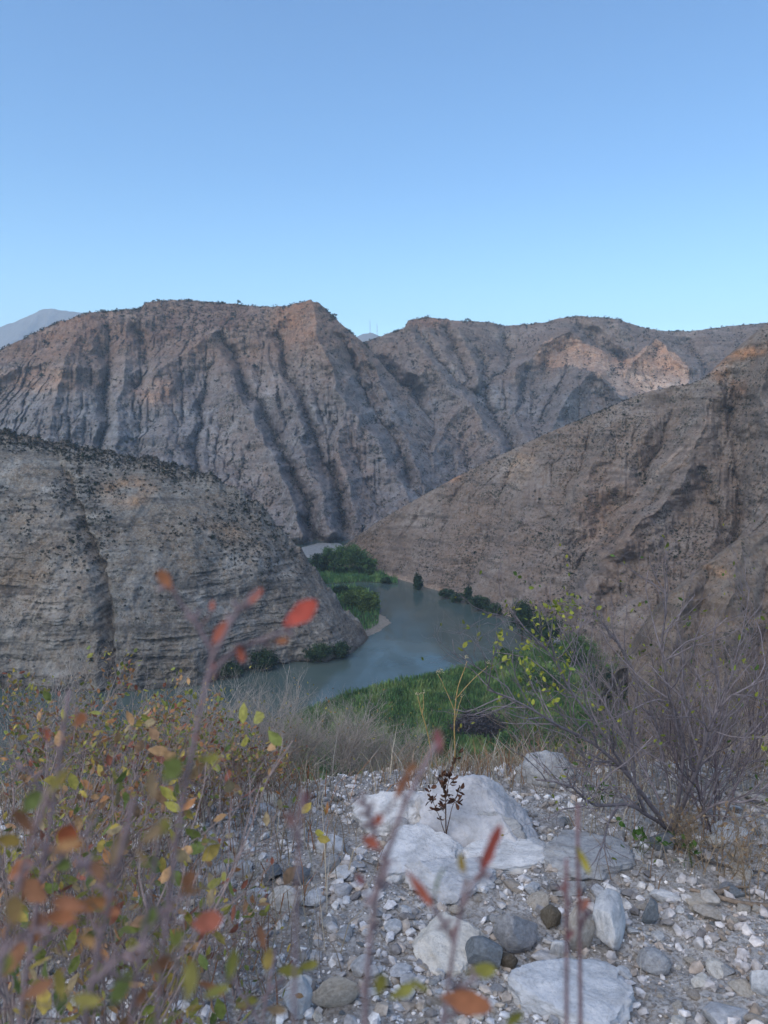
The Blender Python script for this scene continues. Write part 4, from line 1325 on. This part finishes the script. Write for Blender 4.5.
stick('dead_branch', [(335, 842), (350, 858), (372, 866)], .003, .002, (.2, .17, .14), 'thin pale twig on the gravel left of the broad slab', [[(350, 858), (352, 866), (358, 872)]])

# ------------------------------------------------------------------ shrubs
def resample(P, n):
    P = np.asarray(P, float)
    d = np.concatenate([[0], np.cumsum(np.linalg.norm(np.diff(P, axis=0), axis=1))])
    t = np.linspace(0, d[-1], n)
    return np.column_stack([np.interp(t, d, P[:, i]) for i in range(3)])

def smooth_line(P, n, wob=0.0):
    P = resample(P, n)
    for _ in range(3):
        P[1:-1] = (P[:-2] + 2 * P[1:-1] + P[2:]) / 4
    if wob:
        k = rng.uniform(0, 99)
        s = np.linspace(0, 4, n)
        P = P + wob * np.stack([perlin(s, k, 0), perlin(s, k + 5, 0), perlin(s, k + 9, 0)], 1) * np.linspace(0, 1, n)[:, None]
    return P

def shoot(p, d, L, n=6, wander=.22, up=.1):
    P = [np.array(p, float)]
    d = d / np.linalg.norm(d)
    for i in range(n - 1):
        d = d + rng.normal(0, wander, 3) + np.array([0, 0, up])
        d /= np.linalg.norm(d)
        P.append(P[-1] + d * L / (n - 1))
    return np.array(P)

def turned(d, ang):
    d = d / np.linalg.norm(d)
    q = rng.normal(size=3)
    q = q - d * (q @ d)
    q /= np.linalg.norm(q)
    return d * math.cos(ang) + q * math.sin(ang)

def add_twigs(mb, P, r, L, n, depth, col, spread=(.4, .9), tips=None, up=.1, t0=.25, sides=4):
    m = len(P)
    for k in range(n):
        t = rng.uniform(t0, 1)
        f = t * (m - 1)
        i = min(int(f), m - 2)
        p = P[i] + (P[i + 1] - P[i]) * (f - i)
        d = turned(P[i + 1] - P[i], rng.uniform(*spread))
        l = L * rng.uniform(.5, 1.2) * (1.15 - .5 * t)
        q = shoot(p, d, l, 6 if depth else 5, .2, up)
        r0 = r * (1.1 - .6 * t)
        mb.tube(q, r0, r0 * .45, sides, np.array(col) * rng.uniform(.8, 1.25))
        if tips is not None: tips.append((q, depth))
        if depth: add_twigs(mb, q, r0 * .6, L * .5, rng.integers(2, 5), depth - 1, col, spread, tips, up, .3, 3)

def leaves_on(mb, tips, n, L, cols, wide=.5, fine=False, low=True):
    for k in range(n):
        q, dp = tips[rng.integers(0, len(tips))]
        t = rng.uniform(.25, 1) * (len(q) - 1)
        i = min(int(t), len(q) - 2)
        p = q[i] + (q[i + 1] - q[i]) * (t - i)
        d = turned(q[i + 1] - q[i], rng.uniform(.4, 1.2)) + np.array([0, 0, rng.uniform(-.3, .25)])
        l = L * rng.uniform(.55, 1.3)
        c_ = np.array(cols[rng.integers(0, len(cols))]) * rng.uniform(.75, 1.25)
        mb.leaf(p, d, rng.normal(size=3), l, l * wide, c_, .3, rng.uniform(-.2, .6), fine)

LAST = {}
def shrub(name, label, cat, org, stems, r0, col, twigs, tl, depth, nleaf=0, leafL=.02, leafcols=None, group=None, wob=.05, wide=.55, up=.08, spread=(.35, .85), fine=False):
    root = empty(name, org)
    tag(root, label, cat, group)
    tips = []
    org = np.asarray(org, float)
    for P in stems:
        P = smooth_line(np.asarray(P) - org, 14, wob)
        mb = MB()
        rr_ = r0 * rng.uniform(.7, 1.2)
        mb.tube(P, rr_, rr_ * .3, 6, np.array(col) * rng.uniform(.8, 1.2))
        tips.append((P[7:], 9))
        add_twigs(mb, P, rr_ * .5, tl, twigs, depth, col, spread, tips, up)
        mb.build('stem', M['bark'], root)
    if nleaf:
        mb = MB()
        leaves_on(mb, tips, nleaf, leafL, leafcols, wide, fine)
        mb.build('foliage', M['leaf'], root)
    LAST['tips'], LAST['root'] = tips, root
    return root

PURP = (.20, .172, .18)
GREYTW = (.36, .315, .275)
BROWN = (.19, .14, .11)
YLEAF = [(.20, .22, .035), (.26, .26, .04), (.15, .19, .03)]
AUT = [(.40, .30, .07), (.32, .29, .06), (.22, .25, .06), (.40, .19, .08), (.30, .11, .07), (.42, .25, .12), (.15, .19, .05), (.34, .20, .11), (.30, .28, .07), (.38, .29, .16)]

# the big bare shrub on the right, its stems traced one by one
def pl(pts): return [at(*p) for p in pts]
b0 = ground_at(672, 834)
B = lambda *q: [b0] + pl(q)
d0 = float(b0[1])
stems = [
 B((640, 790, d0), (612, 748, d0 - .1), (590, 715, d0 - .15), (555, 675, d0 - .2), (530, 640, d0 - .25), (516, 606, d0 - .3)),
 B((648, 800, d0 - .05), (618, 765, d0 - .15), (580, 735, d0 - .3), (530, 705, d0 - .4), (492, 690, d0 - .5)),
 B((668, 790, d0 + .1), (660, 735, d0 + .15), (640, 690, d0 + .2), (622, 640, d0 + .2), (618, 606, d0 + .2)),
 B((682, 780, d0), (684, 730, d0), (664, 690, d0 - .1), (656, 640, d0 - .1), (668, 585, d0 - .1)),
 B((690, 790, d0 - .1), (700, 752, d0 - .2), (712, 720, d0 - .25), (738, 690, d0 - .3), (775, 660, d0 - .3)),
 B((695, 780, d0 + .2), (712, 730, d0 + .3), (728, 680, d0 + .4), (745, 630, d0 + .4), (750, 590, d0 + .4)),
 B((650, 815, d0 - .15), (610, 800, d0 - .3), (570, 795, d0 - .45), (535, 780, d0 - .5)),
 B((700, 815, d0 - .1), (740, 800, d0 - .2), (790, 770, d0 - .2)),
 B((660, 800, d0 + .25), (632, 750, d0 + .4), (600, 700, d0 + .5), (572, 655, d0 + .5), (560, 620, d0 + .5)),
 B((690, 800, d0 + .3), (725, 760, d0 + .45), (765, 715, d0 + .5), (800, 670, d0 + .5)),
]
shrub('bare_shrub', 'big many stemmed purple grey shrub nearly bare, right of the boulders', 'shrub', b0, stems, .0085, PURP, 21, .42, 2, 420, .022, YLEAF + [(.07, .13, .03)], None, .06, .6)
# fuller yellow green leaves at its upper left tips
sel = []
for q, dp in LAST['tips']:
    w_ = q[-1] + b0
    ax, ay = pix_of(w_[0], w_[1], w_[2])
    if 498 < ax < 572 and 598 < ay < 705: sel.append((q, dp))
mb = MB()
leaves_on(mb, sel, 300, .022, [(.30, .32, .05), (.36, .36, .06), (.2, .27, .05)], .7)
tag(mb.build('foliage', M['leaf'], LAST['root']), 'yellow green leaves on the upper left twigs')
def bush_at(px, d, hpx_top, n, spread, base_spread=.06, lean=(0, 0)):
    """stems of a bush rooted on the ground at column px and distance d, reaching up to picture row hpx_top"""
    x = (px - 384) / F * d
    z = float(ground_z(x, d))
    top = at(px, hpx_top, d)[2]
    h = max(top - z, .2)
    S = []
    for k in range(n):
        a = rng.uniform(0, 6.28)
        rad = spread * rng.uniform(.25, 1) * h
        hh = h * rng.uniform(.65, 1.0)
        p0 = np.array([x + base_spread * math.cos(a) * rng.uniform(0, 1), d + base_spread * math.sin(a) * rng.uniform(0, 1), z - .03])
        p1 = p0 + np.array([rad * .3 * math.cos(a) + lean[0] * .3 * h, rad * .3 * math.sin(a) + lean[1] * .3 * h, hh * .45])
        p2 = p0 + np.array([rad * math.cos(a) + lean[0] * h, rad * math.sin(a) + lean[1] * h, hh])
        S.append([p0, p1, p2])
    return np.array([x, d, z]), S

for px, d, top, n, sp, col, lab in [
        (600, 4.6, 640, 7, .55, (.16, .135, .13), 'thin twiggy bare shrub behind the left side of the big bare shrub'),
        (690, 4.9, 612, 8, .5, (.17, .135, .125), 'tall thin twiggy bare shrub rising behind the middle of the big bare shrub'),
        (770, 4.3, 600, 8, .5, (.15, .12, .12), 'bare twiggy shrub behind the big one at the right edge'),
        (735, 3.1, 690, 6, .6, (.13, .105, .115), 'low bare purple shrub in front of the big one at the right edge'),
        (650, 5.4, 635, 8, .55, (.24, .20, .18), 'pale brown twiggy shrub far behind the trunk of the big bare shrub'),
        (735, 5.6, 610, 8, .55, (.23, .19, .17), 'pale brown twiggy shrub tall against the nearer shoulder of the hillside'),
        (630, 3.9, 700, 6, .6, (.2, .165, .16), 'low twiggy shrub just behind the left stems of the big bare shrub'),
        (700, 3.7, 690, 6, .6, (.22, .175, .16), 'low twiggy shrub just behind the right stems of the big bare shrub'),
        (860, 3.6, 650, 7, .6, (.17, .135, .13), 'bare twiggy shrub beyond the big one on the right'),
        (555, 4.9, 700, 6, .6, (.2, .165, .14), 'low brownish bare shrub between the grey boulder and the big bare shrub')]:
    o, S = bush_at(px, d, top, n, sp)
    shrub('bare_shrub', lab, 'shrub', o, S, .0052, col, 12, .30, 2, 80, .018, YLEAF + [(.2, .12, .06)], None, .05)

for px, d, top, n, lab in [
        (262, 6.0, 668, 9, 'pale grey leafless bush behind the tallest blurred stem'),
        (312, 6.4, 690, 8, 'pale grey leafless bush nearest the reeds'),
        (215, 5.2, 690, 8, 'pale grey leafless bush between the leafy shrubs and the river'),
        (355, 5.6, 728, 7, 'low pale grey bush at the left end of the dry grass'),
        (285, 4.9, 725, 7, 'low pale leafless bush in front of the taller grey bushes'),
        (340, 5.0, 722, 8, 'grey twiggy bush with tangled stems left of the seed stalks'),
        (385, 6.2, 722, 7, 'grey twiggy bush at the lower end of the reed bed'),
        (235, 4.7, 706, 8, 'grey twiggy bush between the russet shrubs and the reeds'),
        (400, 5.4, 745, 5, 'small pale bush behind the white rounded boulder'),
        (165, 5.8, 672, 8, 'pale leafless bush among the far side of the leafy shrubs'),
        (100, 5.6, 682, 8, 'pale twiggy bush below the dark water strip at the cliff foot'),
        (45, 5.0, 676, 8, 'pale twiggy bush behind the red leaved shrub near the left edge'),
        (-10, 4.6, 672, 8, 'pale twiggy bush cut by the left edge below the cliff')]:
    o, S = bush_at(px, d, top, n, .62)
    shrub('dry_bush', lab, 'bush', o, S, .0055, GREYTW, 20, .34, 2, 90, .018, [(.34, .30, .07), (.3, .18, .08), (.2, .22, .05), (.3, .27, .06)], None, .06)

for px, d, top, n, nl, L, lab in [
        (15, 1.25, 705, 9, 330, .021, 'leafy autumn shrub with orange brown leaves at the lower left edge'),
        (95, 1.55, 745, 8, 300, .019, 'leafy autumn shrub around the second blurred stem from the left'),
        (-20, 2.0, 676, 10, 340, .019, 'leafy red and yellow shrub at the left edge below the cliff'),
        (60, 2.3, 715, 9, 380, .018, 'yellow green and red shrub behind the lower left shrubs'),
        (130, 2.8, 722, 9, 380, .018, 'twiggy shrub with small yellow leaves left of the tallest blurred stem'),
        (195, 3.2, 745, 9, 330, .017, 'twiggy shrub with small orange and yellow leaves beside the gravel'),
        (240, 3.7, 758, 8, 260, .016, 'low russet twiggy shrub behind the left end of the gravel'),
        (40, 3.4, 682, 10, 380, .018, 'red leaved twiggy shrub standing against the cliff foot water'),
        (110, 3.9, 694, 10, 340, .018, 'twiggy yellow leaved shrub in front of the pale leafless bushes'),
        (180, 4.4, 712, 9, 300, .017, 'thin russet shrub between the yellow shrubs and the pale leafless bushes'),
        (150, 1.75, 860, 6, 130, .018, 'low leafy shrub beside the blurred red leaf near the gravel'),
        (215, 2.05, 930, 5, 90, .017, 'low yellow green shrub at the bottom between stems and gravel')]:
    o, S = bush_at(px, d, top, n, .55 if d > 2.2 else .34, .07, (.06, .03))
    shrub('autumn_shrub', lab, 'shrub', o, S, .0042, (.29, .225, .21), 14, .27, 1, int(nl * (1.2 if d < 2.2 else 2.4)), L * 1.35 * (1.3 if d < 1.8 else 1), AUT, None, .05, .62)

# dry herb at the right lower edge
for px, d, top, lab in [(735, 2.75, 815, 'dry tan herb with curled leaves below the right bare shrub'), (700, 2.95, 812, 'dry tan herb left of the one at the right edge'), (775, 2.55, 820, 'dry tan herb at the right edge of the gravel')]:
    o, S = bush_at(px, d, top, 7, .6)
    shrub('dry_herb', lab, 'plant', o, S, .0025, (.24, .18, .12), 8, .12, 1, 110, .016, [(.30, .21, .12), (.22, .14, .08), (.35, .26, .16)], None, .03)

# small green sprouts at the shrub's foot
for px, py, n, lab in [(640, 858, 26, 'bright green leafy sprout beside the dark grey slab'), (692, 868, 16, 'small green sprout on the soil below the big bare shrub'), (600, 806, 18, 'small green sprig between the grey slab and the shrub stems')]:
    o = ground_at(px, py)
    S = [[o, o + np.array([rng.normal(0, .03), rng.normal(0, .03), .05]), o + np.array([rng.normal(0, .06), rng.normal(0, .05), rng.uniform(.08, .15)])] for k in range(4)]
    shrub('green_sprout', lab, 'plant', o, S, .0018, (.10, .12, .05), 3, .05, 0, n, .028, [(.06, .13, .03), (.10, .18, .04)], None, .01, .75, fine=True)

# dried brown weed between the white boulders
o = ground_at(446, 832)
o = at(446, 836, o[1] - .16)
dW = float(o[1])
S = [[o] + pl([(445, 800, dW), (452, 770, dW), (457, 757, dW)]), [o] + pl([(436, 808, dW), (428, 792, dW)]), [o] + pl([(452, 805, dW), (462, 785, dW)]), [o] + pl([(446, 800, dW + .05), (441, 780, dW + .05)])]
shrub('dried_weed', 'dead dark brown weed with curled leaves between the white boulders', 'plant', o, S, .0022, (.10, .06, .045), 6, .05, 0, 150, .028, [(.075, .035, .024), (.11, .05, .03), (.15, .08, .05)], None, .01, .5, fine=True)

# tall thin stalks with cream seed heads
def seed_stalk(label, lines, heads, px, py, dd, extra):
    o = at(px, py, dd)
    o[2] = float(ground_z(o[0], o[1])) - .02
    root = empty('seed_stalk', o)
    tag(root, label, 'plant')
    mb = MB()
    mb.tube(smooth_line(np.array([o] + pl(lines[0])) - o, 14, .01), 0.0052, .0024, 6, (.42, .29, .12))
    for l in lines[1:]:
        mb.tube(smooth_line(np.array(pl(l)) - o, 10, .006), .0034, .0018, 5, (.42, .30, .13))
    stalk_ = mb.build('stalk', M['bark'], root)
    for hx, hy, hs in heads:
        c_ = at(hx, hy, dd) - o
        mb = MB()
        for k in range(14):
            mb.leaf(c_ + rng.normal(0, .006, 3), rng.normal(size=3) + np.array([0, 0, .6]), rng.normal(size=3), .013 * hs, .009 * hs, np.array((.52, .45, .28)) * rng.uniform(.8, 1.2), .3, .2)
        mb.build('seed_head', M['leaf'], stalk_)
    mb = MB()
    for k in range(extra):
        f = rng.uniform(0, 1)
        p = at(px + rng.normal(0, 3), py + rng.uniform(-60, 0), dd) - o
        mb.leaf(p, rng.normal(size=3) + np.array([0, 0, -.3]), rng.normal(size=3), .02, .006, (.22, .15, .07), .3, .4)
    mb.build('dry_leaf', M['leaf'], root)
D1 = 4.3
seed_stalk('tallest golden seed stalk with forked branches and cream heads', [[(455, 745, D1), (454, 715, D1), (456, 690, D1), (467, 660, D1)], [(455, 712, D1), (446, 690, D1), (438, 674, D1)], [(455, 700, D1), (470, 682, D1), (488, 666, D1)], [(455, 720, D1), (459, 706, D1), (462, 696, D1)]],
           [(438, 672, 1), (467, 657, 1), (488, 663, 1), (462, 695, .7), (441, 671, .7)], 455, 760, D1, 10)
seed_stalk('short golden seed stalk left of the tallest one', [[(430, 742, D1 + .1), (422, 715, D1 + .1), (418, 696, D1 + .1)], [(422, 715, D1 + .1), (424, 705, D1 + .1), (423, 694, D1 + .1)]],
           [(418, 694, .8), (423, 693, .7)], 433, 755, D1 + .1, 6)

# ------------------------------------------------------------------ the blurred stems right in front of the camera
RED, MAUVE, ORG, RUST, YEL, GRN, TAN_ = (.36, .10, .06), (.28, .11, .11), (.36, .14, .065), (.27, .125, .065), (.26, .24, .05), (.15, .18, .05), (.33, .23, .13)
def near_stem(label, dist, stems, leaves, r=.0023, col=(.23, .17, .175), root_shift=.0):
    """stems: lists of picture points at distance dist; the first line is carried on down to the ground. leaves: (px, py, length px, width px, angle deg, colour)"""
    P0 = [at(a, b, dist) for a, b in stems[0]]
    x, y = P0[0][0] + root_shift, P0[0][1] + .05
    o = np.array([x, y, float(ground_z(x, y)) - .02])
    root = empty('shrub_shoot', o)
    tag(root, label, 'shoot')
    AX = []
    for i, st in enumerate(stems):
        P = [at(a, b, dist + .012 * math.sin(i * 2.1)) for a, b in st] if i else [o, o * .55 + P0[0] * .45 + np.array([.02, 0, 0])] + P0
        mb = MB()
        P = smooth_line(np.array(P) - o, 34 if not i else 12, .004)
        mb.tube(P, r * (1.15 if i == 0 else .65), r * (.6 if i == 0 else .38), 7, col)
        AX.append(P)
        # small nodes along the stem
        for k in range(5 if i else 9):
            j = rng.integers(3, len(P) - 1)
            d = turned(P[j] - P[j - 1], 1.0)
            mb.tube(np.array([P[j], P[j] + d * r * 2.2, P[j] + d * r * 3.2]), r * .7, r * .3, 5, np.array(col) * .9)
        mb.build('stem', M['bark'], root)
    s = dist / F
    for px, py, L, W_, ang, c_ in leaves:
        c0 = at(px, py, dist + rng.uniform(-.02, .02)) - o
        d = np.array([math.cos(R(ang)), rng.uniform(-.3, .3), math.sin(R(ang))])
        d /= np.linalg.norm(d)
        nrm = np.array([rng.normal(0, .35), -1, rng.normal(.2, .35)])
        mb = MB()
        mb.leaf(c0 - d * L * s / 2, d, nrm, L * s, W_ * s * .8, np.array(c_) * rng.uniform(.85, 1.15), .22, rng.uniform(.1, .5), True)
        q0 = c0 - d * L * s * .5
        cand = np.vstack(AX)
        j = np.argmin(np.linalg.norm((cand - q0) * np.array([1, .6, 1]) + np.array([0, 0, .004]), axis=1))
        mid = (q0 + cand[j]) / 2 - d * L * s * .1 + np.array([0, 0, -.1]) * np.linalg.norm(q0 - cand[j])
        mb.tube(smooth_line(np.array([cand[j], mid, q0, q0 + d * L * s * .25]), 9), r * .32, r * .16, 4, np.array(c_) * .35 + np.array(col) * .6)
        mb.build('leaf', M['leaf'], root)

near_stem('tallest blurred mauve stem with red leaves at its forked top', .46,
          [[(150, 1050), (163, 960), (173, 870), (183, 785), (198, 715), (214, 655)],
           [(214, 656), (198, 625), (180, 600), (163, 578)], [(214, 655), (230, 625), (245, 602), (256, 592)],
           [(208, 680), (222, 658), (250, 645), (272, 634), (292, 620)]],
          [(165, 580, 24, 18, 120, ORG), (219, 633, 28, 22, 60, RED), (253, 597, 30, 16, 40, RED), (300, 613, 40, 30, 35, (.42, .07, .045)),
           (240, 653, 20, 14, -70, RED), (281, 641, 18, 10, 15, ORG), (212, 606, 12, 8, 80, RED), (213, 668, 24, 13, 95, RED),
           (172, 770, 36, 24, 55, GRN), (208, 759, 26, 17, 10, YEL), (152, 788, 34, 14, 95, TAN_), (195, 738, 16, 12, 60, ORG), (188, 880, 26, 22, 60, RUST), (206, 922, 42, 36, 20, (.42, .13, .08))])
near_stem('blurred mauve stem with rust leaves left of the white rounded boulder', .42,
          [[(362, 1050), (366, 960), (368, 900), (376, 835), (395, 795), (415, 765), (437, 742)], [(376, 835), (366, 810), (362, 795)], [(368, 905), (385, 880), (394, 862)]],
          [(438, 742, 30, 16, 95, MAUVE), (402, 787, 40, 15, 62, ORG), (372, 843, 22, 14, 150, RED), (378, 820, 18, 12, 70, RED), (360, 880, 18, 10, 120, MAUVE), (410, 770, 22, 12, 50, RUST)], .0026)
near_stem('blurred stem with red elongated leaves over the cream slab', .44,
          [[(438, 1050), (447, 990), (456, 940), (463, 905), (469, 880)], [(455, 945), (440, 915), (428, 900)], [(463, 905), (476, 880), (486, 862)], [(444, 1005), (462, 985), (478, 976)], [(441, 1020), (470, 1008), (490, 1005)]],
          [(490, 850, 56, 24, 66, (.42, .09, .06)), (419, 888, 44, 15, -52, RED), (463, 864, 28, 14, 105, (.42, .27, .06)), (440, 882, 34, 12, 70, GRN), (481, 971, 34, 22, 10, YEL),
           (466, 1002, 56, 26, -14, ORG), (455, 930, 18, 9, 60, RED), (514, 1020, 26, 18, 60, YEL), (402, 992, 30, 18, 25, YEL), (380, 985, 26, 16, 70, (.22, .2, .04)), (418, 985, 24, 12, -25, YEL)], .0022)
near_stem('left stem of the blurred pinkish pair over the long pale slab', .5,
          [[(568, 1050), (569, 980), (570, 920), (568, 858)], [(570, 905), (565, 890), (563, 880)]],
          [(565, 886, 16, 8, 80, RED), (570, 935, 14, 8, 60, MAUVE)], .0021, (.20, .12, .125))
near_stem('right taller stem of the blurred pinkish pair over the long pale slab', .54,
          [[(578, 1050), (580, 980), (578, 900), (576, 850), (578, 802)], [(580, 930), (586, 910), (588, 900)]],
          [(583, 860, 30, 12, -65, (.42, .34, .05)), (580, 897, 20, 9, 80, RED), (585, 905, 16, 8, 60, (.36, .14, .1))], .0024, (.20, .125, .13))
near_stem('leftmost blurred grey stem with orange brown leaves', .55,
          [[(10, 1050), (28, 960), (40, 880), (52, 810), (60, 740), (68, 690)], [(40, 880), (70, 850), (95, 820)], [(28, 960), (60, 930), (90, 900)], [(52, 810), (36, 780), (20, 765)]],
          [(90, 905, 56, 30, 8, (.42, .18, .07)), (30, 890, 44, 30, -20, RUST), (66, 838, 28, 26, 75, (.36, .10, .04)), (32, 802, 26, 20, 50, GRN), (150, 922, 40, 22, 60, GRN),
           (20, 870, 34, 26, 40, ORG), (62, 865, 24, 20, 20, GRN), (8, 840, 26, 20, 0, (.3, .2, .05)), (110, 912, 22, 14, -10, ORG), (36, 930, 50, 22, 70, RUST), (80, 720, 18, 14, 60, ORG), (47, 735, 18, 12, 80, RED), (14, 960, 40, 24, 60, RUST), (60, 985, 34, 20, 100, (.25, .2, .05))])
near_stem('blurred stem with broad tan and orange leaves near the left lower corner', .4,
          [[(70, 1060), (95, 980), (112, 900), (124, 840), (134, 800)], [(112, 900), (90, 870), (72, 855)], [(95, 980), (125, 955), (150, 940)]],
          [(118, 850, 60, 22, 60, TAN_), (150, 835, 34, 18, 40, TAN_), (70, 905, 40, 26, 160, (.4, .17, .09)), (160, 965, 34, 24, 40, RUST), (190, 980, 44, 24, 80, (.2, .18, .05)), (98, 872, 26, 20, 100, (.36, .18, .1)), (232, 965, 36, 18, 80, (.22, .22, .05)), (120, 990, 48, 26, 60, GRN)], .0026)
near_stem('low blurred shoot with yellow green leaves by the split white stone', .62,
          [[(255, 1050), (262, 1000), (270, 970), (276, 950)], [(262, 1000), (285, 975), (300, 968)], [(258, 1020), (240, 990), (228, 975)]],
          [(289, 971, 30, 20, 15, YEL), (268, 960, 26, 16, 80, (.3, .22, .06)), (308, 966, 22, 14, 10, (.22, .2, .04)), (262, 938, 26, 14, 110, RUST), (230, 968, 30, 14, 80, GRN), (246, 1004, 30, 16, 30, YEL), (212, 990, 34, 18, 150, RUST), (276, 1010, 24, 16, 0, TAN_)], .002)
near_stem('broad leaved blurred shoot with yellow and rust leaves at the left edge', .36,
          [[(-20, 1060), (-4, 960), (16, 880), (30, 830), (50, 790)], [(16, 880), (40, 858), (58, 850)], [(-4, 960), (24, 935), (50, 925)]],
          [(58, 782, 32, 19, 50, (.40, .30, .08)), (24, 822, 37, 20, 120, RUST), (66, 846, 32, 20, 10, (.42, .22, .09)), (14, 912, 44, 25, 80, (.42, .26, .1)), (58, 918, 39, 24, 0, ORG), (4, 968, 37, 24, 60, (.3, .28, .07)), (36, 990, 41, 24, 30, RUST), (84, 1000, 37, 20, -10, (.36, .3, .08))], .0024)
near_stem('blurred shoot with tan and yellow leaves right of the lower left corner', .42,
          [[(120, 1060), (130, 990), (148, 930), (152, 880), (160, 838)], [(130, 990), (108, 962), (96, 950)], [(148, 930), (172, 905), (184, 898)]],
          [(163, 828, 26, 14, 70, (.40, .33, .09)), (142, 858, 25, 12, 120, TAN_), (190, 892, 26, 16, 20, (.4, .2, .09)), (90, 944, 32, 19, 150, (.42, .24, .1)), (176, 940, 28, 16, 70, (.26, .27, .07)), (140, 1000, 34, 19, 60, RUST), (216, 992, 31, 17, 20, (.36, .32, .08))], .002)
near_stem('thin faint blurred stem left of the boulders', .38, [[(290, 1050), (300, 900), (298, 840), (304, 792)], [(298, 840), (292, 825), (288, 815)]],
          [(290, 820, 20, 12, 110, (.3, .16, .14)), (306, 800, 20, 12, 70, MAUVE)], .0017)

# ------------------------------------------------------------------ the air
hm = bpy.data.materials.new('canyon_haze')
hm.use_nodes = True
hn = hm.node_tree.nodes
hn.remove(hn['Principled BSDF'])
pv = hn.new('ShaderNodeVolumePrincipled')
pv.inputs['Color'].default_value = (.66, .82, 1.0, 1)
pv.inputs['Density'].default_value = 0.00011
pv.inputs['Anisotropy'].default_value = 0.0
ho = [x for x in hn if x.type == 'OUTPUT_MATERIAL'][0]
hm.node_tree.links.new(pv.outputs[0], ho.inputs['Volume'])
x0, x1, y0, y1, z0, z1 = -5200.0, 5200.0, -600.0, 9200.0, -116.0, 1300.0
V = np.array([(x, y, z) for z in (z0, z1) for y in (y0, y1) for x in (x0, x1)], float)
Q = np.array([[0, 2, 3, 1], [4, 5, 7, 6], [0, 1, 5, 4], [1, 3, 7, 5], [3, 2, 6, 7], [2, 0, 4, 6]])
hz_ = link('haze', raw_mesh('haze', V, Q, hm, False))
tag(hz_, 'thin blue haze filling the canyon air', 'haze', kind='stuff')
